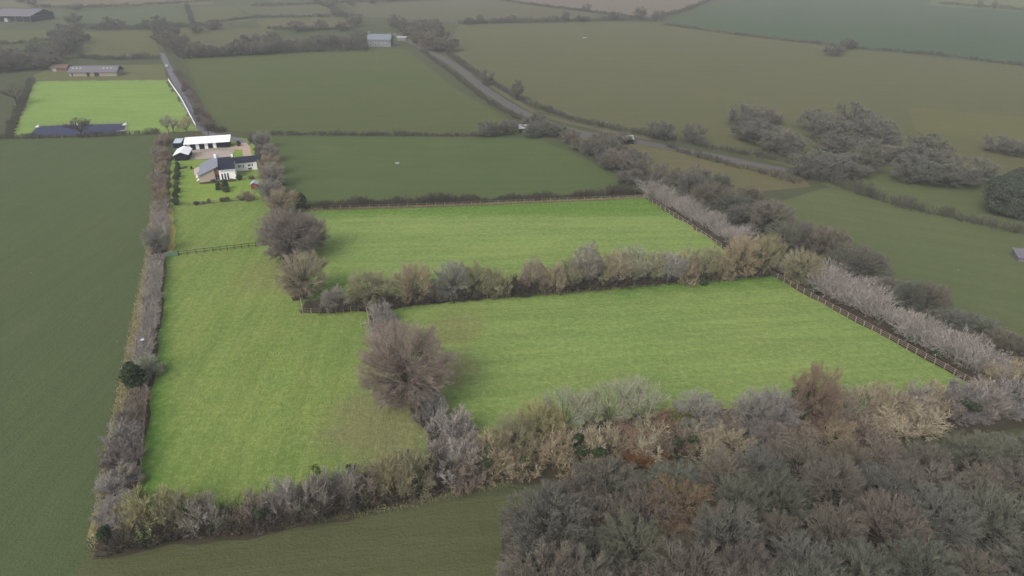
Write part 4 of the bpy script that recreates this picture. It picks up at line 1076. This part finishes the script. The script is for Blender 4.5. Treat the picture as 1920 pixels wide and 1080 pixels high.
# ---- stables
O = G(349.5, 281.5)
st = empty('stable_block', (O.x, O.y, 0), math.radians(15), 'long navy stable block with white roof and four white doors facing the yard', 'stables')
L_ = 14.9
MB().box(0, L_, 0, .2, -.1, 2.55).box(0, .2, .2, 4, -.1, 2.55).box(L_-.2, L_, .2, 4, -.1, 2.55).box(0, L_, 4, 4.2, -.1, 3.1).build('wall', navy, st)
MB().prism([(-.4, -1.1, 2.25), (-.4, 4.5, 3.35), (-.4, 4.5, 3.5), (-.4, -1.1, 2.4)], (L_+.8, 0, 0)).build('roof', white_roof, st)
for xx in (.4, 3.35, 6.35, 9.2):
    d = MB().box(xx, xx+1.15, -.06, -.003, 0, 1.12).box(xx, xx+1.15, -.05, -.003, 1.16, 2.1).build('stable_door', white, st)
    MB().box(xx+.95, xx+1.08, -.09, -.055, .7, .78).build('bolt', dark_timber, d)
for xx in (2.1, 5.0, 7.95, 11.1): window(st, xx, 1.2, .8, .7, -.02, 'window', frame_mat=navy)
# ---- white roofed shed
O = G(328.5, 302.3)
sh = empty('shed', (O.x, O.y, 0), math.radians(14), 'navy shed with white pitched roof beside the gravel yard', 'shed')
MB().prism([(0, 0, -.1), (4.4, 0, -.1), (4.4, 0, 2.0), (2.2, 0, 2.9), (0, 0, 2.0)], (0, 7.6, 0)).build('wall', navy, sh)
MB().prism([(-.35, -.35, 1.92), (2.2, -.35, 2.98), (4.75, -.35, 1.92), (4.75, -.35, 2.06), (2.2, -.35, 3.14), (-.35, -.35, 2.06)], (0, 8.3, 0)).build('roof', white_roof, sh)
window(sh, 1.0, 1.0, .7, .7, -.03, 'window', frame_mat=navy)
MB().box(2.4, 3.6, -.07, -.003, 0, 1.9).build('door', navy, sh)
# ---- small shed
O = G(325.5, 278.2)
s2 = empty('shed', (O.x, O.y, 0), math.radians(6), 'small dark shed with pale blue-grey roof behind the white-roofed shed', 'shed')
MB().box(0, 2.9, 0, 2.6, -.1, 1.9).build('wall', navy, s2)
MB().prism([(.3, -.3, 1.95), (.3, 3.0, 2.7), (.3, 3.0, 2.82), (.3, -.3, 2.07)], (2.8, 0, 0)).build('roof', grey_felt, s2)
MB().box(1.0, 1.9, -.06, -.003, 0, 1.7).build('door', navy, s2)
# ---- red shed under the trees
O = G(471.5, 355)
s3 = empty('shed', (O.x, O.y, 0), math.radians(10), 'small red shed with grey roof half hidden under the garden trees', 'shed')
MB().prism([(0, 0, -.1), (1.9, 0, -.1), (1.9, 0, 1.6), (.95, 0, 2.1), (0, 0, 1.6)], (0, 2.0, 0)).build('wall', redwood, s3)
MB().prism([(-.2, -.2, 1.52), (.95, -.2, 2.15), (2.1, -.2, 1.52), (2.1, -.2, 1.62), (.95, -.2, 2.27), (-.2, -.2, 1.62)], (0, 2.5, 0)).build('roof', grey_felt, s3)
MB().box(.55, 1.35, -.05, -.003, 0, 1.5).build('door', redwood, s3)
# ---- long barn beyond the bright paddock
O = G(130, 143.5)
bn = empty('barn', (O.x, O.y, 0), math.radians(3), 'long low barn with grey roof and skylights beyond the bright far paddock', 'barn')
MB().box(0, 25.5, 0, 8.5, -.1, 2.3).build('wall', barn_wall, bn)
rb = MB().prism([(-.4, -.6, 2.25), (-.4, 4.6, 4.9), (-.4, 9.2, 2.25), (-.4, 9.2, 2.05), (-.4, 4.6, 4.7), (-.4, -.6, 2.05)], (26.3, 0, 0)).build('roof', barn_roof, bn)
for xx in (1.2, 3.3, 5.3, 17.6, 19.6, 21.8):
    a = Vector((0, -.6, 2.25)); b = Vector((0, 4.6, 4.9))
    p, q = a.lerp(b, .5), a.lerp(b, .72)
    MB().slab([(xx, p.y, p.z+.06), (xx+.8, p.y, p.z+.06), (xx+.8, q.y, q.z+.06), (xx, q.y, q.z+.06)], .1).build('skylight', pale_m, rb)
for x0, x1 in ((1.5, 2.1), (9.5, 11.0), (13.5, 16)): MB().box(x0, x1, -.06, -.003, 0, 2.0).build('doorway', dark_open, bn)
O = G(96, 134)
b2 = empty('outbuilding', (O.x, O.y, 0), math.radians(3), 'low reddish outbuilding beside the long low barn', 'outbuilding')
MB().box(0, 9, 0, 6, -.1, 2.0).build('wall', brick, b2)
MB().prism([(-.3, -.4, 1.9), (-.3, 3, 3.4), (-.3, 6.4, 1.9), (-.3, 6.4, 1.75), (-.3, 3, 3.2), (-.3, -.4, 1.75)], (9.6, 0, 0)).build('roof', brick, b2)
MB().box(1, 3, -.06, -.003, 0, 1.7).build('doorway', pale_m, b2)
# ---- large barn far away
O = G(-14, 41)
b3 = empty('barn', (O.x, O.y, 0), math.radians(-4), 'large far barn with wide grey-purple roof and dark open front', 'barn')
MB().box(0, .4, .4, 30, -.1, 5).box(35.6, 36, .4, 30, -.1, 5).box(0, 36, 30, 30.4, -.1, 5).box(0, 36, 3, 3.4, 0, 5).build('wall', dark_open, b3)
MB().prism([(-.8, -.8, 5.0), (-.8, 18, 9.2), (-.8, 31, 5.0), (-.8, 31, 4.7), (-.8, 18, 8.9), (-.8, -.8, 4.7)], (37.6, 0, 0)).build('roof', barn_roof, b3)
for xx in (0, 7.2, 14.4, 21.6, 28.8, 35.6): MB().box(xx, xx+.4, -.2, .2, -.1, 4.7).build('post', barn_roof, b3)
MB().box(11, 15, .5, 4, 0, 3.0).build('bay_panel', pale_m, b3)
# ---- white farmhouse
O = G(690, 87.5)
fh = empty('farmhouse', (O.x, O.y, 0), math.radians(-6), 'white two-storey farmhouse with blue-grey roof among the trees by the road', 'house')
MB().prism([(0, 0, -.1), (0, 8, -.1), (0, 8, 4.8), (0, 4, 7.6), (0, 0, 4.8)], (16, 0, 0)).build('wall', far_white, fh)
fr_ = MB().prism([(-.3, -.4, 4.75), (-.3, 4, 7.9), (-.3, 8.4, 4.75), (-.3, 8.4, 4.55), (-.3, 4, 7.65), (-.3, -.4, 4.55)], (16.6, 0, 0)).build('roof', far_roof, fh)
MB().box(.1, 1.2, 3.4, 4.6, 7.3, 9.6).build('chimney', far_white, fr_); MB().box(14.6, 15.6, 3.4, 4.6, 7.3, 9.3).build('chimney', far_white, fr_)
for xx in (1.6, 5.0, 8.6, 12.4):
    window(fh, xx, 3.0, 1.2, 1.2, -.03, 'window'); window(fh, xx, .7, 1.2, 1.4, -.03, 'window')
# pale lean-to by the road
O = G(744, 76)
sd = empty('lean_to', (O.x, O.y, 0), math.radians(-12), 'long pale low roof beside the white farmhouse and the road', 'shed')
MB().box(0, 7, 0, 3, -.1, 2.0).build('wall', far_white, sd)
MB().prism([(-.3, -.3, 2.0), (-.3, 3.3, 2.6), (-.3, 3.3, 2.75), (-.3, -.3, 2.15)], (7.6, 0, 0)).build('roof', pale_m, sd)
def small_shed(px, py, w, d, h, rz, roof_m, wall_m, lab):
    O = G(px, py)
    e = empty('shed', (O.x, O.y, 0), math.radians(rz), lab, 'shed')
    MB().box(0, w, 0, d, -.1, h).build('wall', wall_m, e)
    MB().prism([(-.3, -.3, h), (-.3, d+.3, h+.7), (-.3, d+.3, h+.85), (-.3, -.3, h+.15)], (w+.6, 0, 0)).build('roof', roof_m, e)
    MB().box(w*.35, w*.6, -.06, -.003, 0, h*.85).build('doorway', dark_open, e)
    return e
small_shed(974, 249.5, 4.0, 3, 1.7, 2, plain_mat('pale_roof', (.30, .30, .30), .6, .3, .1, 1), dark_open, 'small white-roofed shed among trees where the far hedge meets the road')
small_shed(1169, 270, 3.6, 3, 1.7, 0, pale_m, dark_open, 'second small pale-roofed shed beside the road, nearest the copse')
small_shed(1908, 490, 6, 4, .9, -15, barn_roof, barn_roof, 'pale grey flat roof at the picture edge beyond the dull field')

# ================================================================= FENCES, GATE, SMALL THINGS
def fence(pxpts, gap, height, rails, post_w, mat_p, mat_r, label, rail_h=.1, name='post_and_rail_fence', cat='fence', rail_w=.05, px=True):
    L = [G(*p) for p in pxpts]
    segs = [(L[i], L[i+1]) for i in range(len(L)-1)]
    root = empty(name, L[0], 0, label, cat)
    o0 = L[0]
    pm = None
    for si, (a, b) in enumerate(segs):
        n = max(1, round((b-a).length/gap))
        for i in range(n + (1 if si == len(segs)-1 else 0)):
            p = a.lerp(b, i/n) - o0
            if pm is None:
                pm = MB().box(-post_w/2, post_w/2, -post_w/2, post_w/2, -.2, height).mesh('fence_post', mat_p)
            o = link('fence_post', pm, root); o.location = p
            o.rotation_euler = (_rng.uniform(-.03, .03), _rng.uniform(-.03, .03), math.atan2((b-a).y, (b-a).x))
        nn = Vector((-(b-a).y, (b-a).x, 0)).normalized()*(post_w/2 + rail_w/2 + .002)
        for z in rails:
            q = MB()
            for i in range(n):
                s, e = a.lerp(b, i/n) - o0 + nn, a.lerp(b, (i+1)/n) - o0 + nn
                dz0, dz1 = _rng.uniform(-.02, .02), _rng.uniform(-.02, .02)
                d = (e-s).normalized()*.004
                q.bar(s + d + Vector((0, 0, z+dz0)), e - d + Vector((0, 0, z+dz1)), rail_w, rail_h)
            q.build('rail' if rail_h > .03 else 'wire', mat_r, root)
    return root
fence([(1446, 516), (1560, 581), (1700, 655), (1826, 724)], 1.9, 1.3, (.45, .82, 1.18), .14, timber_pale, plain_mat('rail_timber', (.15, .115, .095), .9, .15, .35, 2), 'long brown post and rail fence along the front paddock below the lilac hedge', .11)
fence([(336, 479.5), (400, 472), (480, 463), (510, 459.5)], 1.8, 1.25, (.5, 1.1), .13, dark_timber, dark_timber, 'dark post and rail fence between the upper and lower paddocks', .1)
fence([(305, 492), (286, 640), (278, 720), (262, 925)], 2.2, 1.2, (.5, .8, 1.1), .10, wire_m, wire_m, 'pale wire fence along the side boundary hedge', .022, 'wire_fence', rail_w=.022)
fence([(563, 562), (568, 588), (630, 586), (686, 582)], 1.7, 1.25, (.35, .7, 1.1), .11, wire_m, wire_m, 'wire fence round the corner thicket below the tan tree', .025, 'wire_fence', rail_w=.025)
fence([(688, 584), (692, 612), (700, 636)], 1.6, 1.2, (.35, .7, 1.1), .11, wire_m, wire_m, 'wire fence between the corner thicket and the biggest tree', .03, 'wire_fence', rail_w=.03)
fence([(772, 752), (800, 800), (830, 856)], 1.6, 1.2, (.35, .7, 1.1), .11, wire_m, wire_m, 'wire fence below the biggest tree down to the front hedgerow', .03, 'wire_fence', rail_w=.03)
fence([(1208, 372), (1280, 417), (1352, 465)], 2.2, 1.2, (.5, 1.1), .11, wire_m, wire_m, 'pale fence along the back paddock under the overgrown hedge', .05, rail_w=.04)
fence([(585, 393.5), (800, 387.5), (1000, 379.5), (1206, 371.5)], 2.6, 1.1, (.5, 1.0), .10, wire_m, wire_m, 'thin pale fence under the straggly hedge of the back paddock', .03, 'wire_fence', rail_w=.03)
fence([(780, 571), (1000, 553.5), (1250, 534), (1440, 518.5)], 2.6, 1.1, (.5, 1.0), .10, wire_m, wire_m, 'thin pale fence under the row of trees dividing the big paddocks', .025, 'wire_fence', rail_w=.025)
fence([(338, 387), (400, 382), (470, 374.5)], 2.0, 1.05, (.45, .95), .09, timber, timber, 'low timber fence between the garden and the upper paddock', .07)
fence([(316, 152), (340, 187), (367, 238)], 2.4, 1.3, (.35, .62, .9, 1.2), .13, wframe, wframe, 'white post and rail fence along the tarmac drive', .17, rail_w=.08)
fence([(66, 238), (120, 234), (238, 231.5), (234, 251)], 2.5, 1.1, (.55, 1.0), .12, timber_pale, timber_pale, 'post and rail fence around the far side of the riding arena', .06)
fence([(370, 296), (378, 289), (392, 284), (412, 281), (432, 284)], 1.6, 1.1, (.5, 1.0), .10, timber_pale, timber_pale, 'curved timber fence inside the gravel yard', .08)
fence([(316, 266), (348, 264.5)], 1.2, 1.2, (.4, .8, 1.1), .08, timber_pale, timber_pale, 'pale paling fence between the arena hedge and the small shed', .06)
# gate
a, b = G(311, 482), G(334, 479.5)
gt_ = empty('field_gate', a, math.atan2((b-a).y, (b-a).x), 'green netted metal gate at the end of the dark paddock fence', 'gate')
gl = (b-a).length
m = MB()
for z in (.15, 1.2): m.bar((0, 0, z), (gl, 0, z), .06)
for x in (.03, gl-.03): m.bar((x, 0, .18), (x, 0, 1.17), .06)
m.build('gate_frame', gate_green, gt_)
MB().box(.06, gl-.06, -.012, .012, .18, 1.17).build('netting', gate_green, gt_)
for x in (-.12, gl+.12): MB().box(x-.07, x+.07, -.07, .07, -.2, 1.35).build('gate_post', dark_timber, gt_)
# telegraph pole
p = G(393.5, 263)
tpole = empty('telegraph_pole', p, 0, 'dark telegraph pole standing behind the stables', 'pole')
MB().cyl((0, 0, -.3), (0, 0, 6.2), .14, .10).build('pole', dark_timber, tpole)
MB().box(-.6, .6, -.05, .05, 5.6, 5.72).build('cross_arm', dark_timber, tpole)
# ground lamp-white patio seats, jumps, trough
def chair(px, py, rz, lab):
    p = G(px, py); e = empty('garden_chair', p, rz, lab, 'chair', 'white garden chairs by the patio')
    MB().box(-.28, .28, -.28, .28, .42, .48).build('seat', wframe, e)
    MB().box(-.28, .28, .24, .30, .5, .95).build('backrest', wframe, e)
    for sx in (-1, 1):
        for sy in (-1, 1): MB().box(sx*.24-.03, sx*.24+.03, sy*.22-.03, sy*.22+.03, 0, .42).build('leg', wframe, e)
chair(370, 335, .4, 'white garden chair on the lawn nearest the patio shrub')
chair(371.5, 340.5, -.5, 'white garden chair nearest the stone gable corner')
def block(px, py, s, lab, mat_, name, cat, steps=3):
    p = G(px, py); e = empty(name, p, .2, lab, cat)
    m = MB()
    for i in range(steps): m.box(-s*.5 + i*s/steps, -s*.5 + (i+1)*s/steps - .004, -s*.3, s*.3, 0, .25*(i+1))
    m.build('step', mat_, e)
    MB().box(s*.5, s*.5+.06, -s*.3, s*.3, .2, 1.2).build('handrail', mat_, e)
block(234, 234.5, 1.6, 'white mounting block at the far corner of the riding arena', wframe, 'mounting_block', 'mounting block')
block(70, 238.5, 1.3, 'small white mounting block at the other far corner of the riding arena', wframe, 'mounting_block', 'mounting block')
p = G(229, 248)
tr = empty('flatbed_trailer', p, math.radians(20), 'pale flat trailer parked on the near corner of the riding arena', 'trailer')
MB().box(-1.7, 1.7, -.8, .8, .55, .68).build('bed', pale_m, tr)
for x in (-.5, .5):
    for y in (-.88, .76): MB().cyl((x, y, .3), (x, y+.12, .3), .3, n=12).build('wheel', dark_open, tr)
MB().bar((1.7, 0, .6), (2.7, 0, .5), .1).build('drawbar', dark_open, tr)
p = G(137, 235.5)
jp = empty('jump_pole', p, math.radians(2), 'white jump poles on wings at the far side of the riding arena', 'jump')
MB().bar((-1.6, 0, .5), (1.6, 0, .5), .12).build('pole', wframe, jp); MB().bar((-1.6, 0, .85), (1.6, 0, .85), .12).build('pole', wframe, jp)
for x in (-1.7, 1.7): MB().box(x-.07, x+.07, -.3, .3, 0, 1.2).build('wing', wframe, jp)
def trough(px, py, l, rz, lab):
    p = G(px, py); e = empty('water_trough', p, rz, lab, 'trough')
    MB().box(-l/2, l/2, -.4, -.34, .15, .7).box(-l/2, l/2, .34, .4, .15, .7).box(-l/2, -l/2+.06, -.338, .338, .15, .7).box(l/2-.06, l/2, -.338, .338, .15, .7).box(-l/2+.062, l/2-.062, -.338, .338, .152, .22).build('basin', pale_m, e)
    for x in (-l*.35, l*.35): MB().box(x-.08, x+.08, -.33, .33, 0, .148).build('foot', dark_open, e)
trough(745, 308, 1.4, .3, 'pale trough alone in the dull field behind the back paddock')
trough(1096, 72, 3.0, .1, 'pale trough far out in the widest dull field')
# cars and trailer far off
def car(px, py, rz, body_m, lab):
    p = G(px, py); e = empty('parked_car', p, rz, lab, 'car')
    b_ = MB()
    b_.prism([(-2.1, -.85, .35), (2.1, -.85, .35), (2.15, -.85, .8), (1.2, -.85, .95), (-2.0, -.85, 1.0), (-2.15, -.85, .7)], (0, 1.7, 0))
    b_.prism([(-1.9, -.75, .98), (1.1, -.75, .94), (.5, -.68, 1.5), (-1.5, -.68, 1.52)], (0, 1.46, 0))
    b_.build('body', body_m, e, .03)
    MB().prism([(-1.75, -.77, 1.05), (.9, -.77, 1.02), (.42, -.705, 1.42), (-1.42, -.705, 1.43)], (0, .015, 0)).build('window', glass, e)
    for x in (-1.3, 1.3):
        for y in (-.9, .7): MB().cyl((x, y, .33), (x, y+.2, .33), .33, n=14).build('wheel', dark_open, e)
car(313, 126, math.radians(115), pale_m, 'pale car parked at the top of the tarmac drive')
p = G(246, 108.5)
cv = empty('caravan', p, math.radians(2), 'white caravan parked in the hedge gap behind the long low barn', 'caravan')
MB().prism([(-2.6, -1, .5), (2.6, -1, .5), (2.8, -1, 1.4), (2.2, -1, 2.4), (-2.3, -1, 2.4), (-2.7, -1, 1.4)], (0, 2, 0)).build('body', far_white, cv, .05)
window(cv, -1.5, 1.3, 1.0, .6, -1.03); window(cv, .5, 1.3, 1.0, .6, -1.03)
for y in (-1.02, .85): MB().cyl((0, y, .33), (0, y+.17, .33), .33, n=14).build('wheel', dark_open, cv)
# small blue-grey drum caught in the side hedge
p = G(272, 655); p.z = 0
dr = empty('feed_sack', p, .3, 'pale sack caught on top of the clipped side hedge', 'sack')
MB().prism([(-.35, -.22, 1.95), (.35, -.25, 1.98), (.4, .2, 2.0), (-.3, .25, 1.97)], (0, 0, .28)).build('sack_body', grey_felt, dr, .06)

# ================================================================= LIGHT, AIR, CAMERA
SUN_EL, SUN_AZ = math.radians(42), math.radians(-145)      # azimuth clockwise from +Y
w = bpy.data.worlds.new('World'); S.world = w; w.use_nodes = True
nt = w.node_tree; bg = nt.nodes['Background']
sky = nt.nodes.new('ShaderNodeTexSky'); sky.sky_type = 'NISHITA'; sky.sun_disc = False
sky.sun_elevation = SUN_EL; sky.sun_rotation = SUN_AZ
sky.air_density = 1.0; sky.dust_density = 4.0; sky.ozone_density = 1.0; sky.altitude = 50
hs = nt.nodes.new('ShaderNodeHueSaturation'); hs.inputs['Saturation'].default_value = .3
nt.links.new(sky.outputs[0], hs.inputs['Color']); nt.links.new(hs.outputs[0], bg.inputs['Color'])
bg.inputs['Strength'].default_value = 0.145
sl = bpy.data.lights.new('sun', 'SUN'); sl.energy = 1.15; sl.angle = math.radians(32); sl.color = (1.0, .95, .87)
so = bpy.data.objects.new('sun', sl); C.objects.link(so)
d = Vector((math.sin(SUN_AZ)*math.cos(SUN_EL), math.cos(SUN_AZ)*math.cos(SUN_EL), math.sin(SUN_EL)))
so.rotation_euler = (-d).to_track_quat('-Z', 'Y').to_euler(); so.location = (0, 0, 120)

HAZE = 0.0003
if HAZE:
    me = MB().box(-5200, 5200, -1000, 5800, -1, 82).mesh('haze')
    hm = bpy.data.materials.new('hazy_air'); hm.use_nodes = True
    hn = hm.node_tree; hn.nodes.remove(hn.nodes['Principled BSDF'])
    pv = hn.nodes.new('ShaderNodeVolumePrincipled'); pv.inputs['Color'].default_value = (.82, .85, .88, 1); pv.inputs['Density'].default_value = HAZE
    hn.links.new(pv.outputs[0], hn.nodes['Material Output'].inputs['Volume'])
    hz = link('haze', me, None, hm); tag(hz, kind='stuff')

cd = bpy.data.cameras.new('camera'); cd.sensor_width = 36; cd.lens = 36*F/W; cd.clip_start = .5; cd.clip_end = 12000
co = bpy.data.objects.new('camera', cd); C.objects.link(co)
co.location = (0, 0, CAM_Z); co.rotation_euler = (math.pi/2 - PITCH, 0, 0)
S.camera = co
S.render.resolution_x, S.render.resolution_y = 1024, 576
S.view_settings.view_transform = 'Standard'; S.view_settings.look = 'None'; S.view_settings.exposure = EXPOSURE; S.view_settings.gamma = 1
S.cycles.max_bounces = 4; S.cycles.diffuse_bounces = 2; S.cycles.glossy_bounces = 1; S.cycles.volume_bounces = 0; S.cycles.transparent_max_bounces = 4
S.cycles.use_denoising = True
S.cycles.denoiser = 'OPENIMAGEDENOISE'
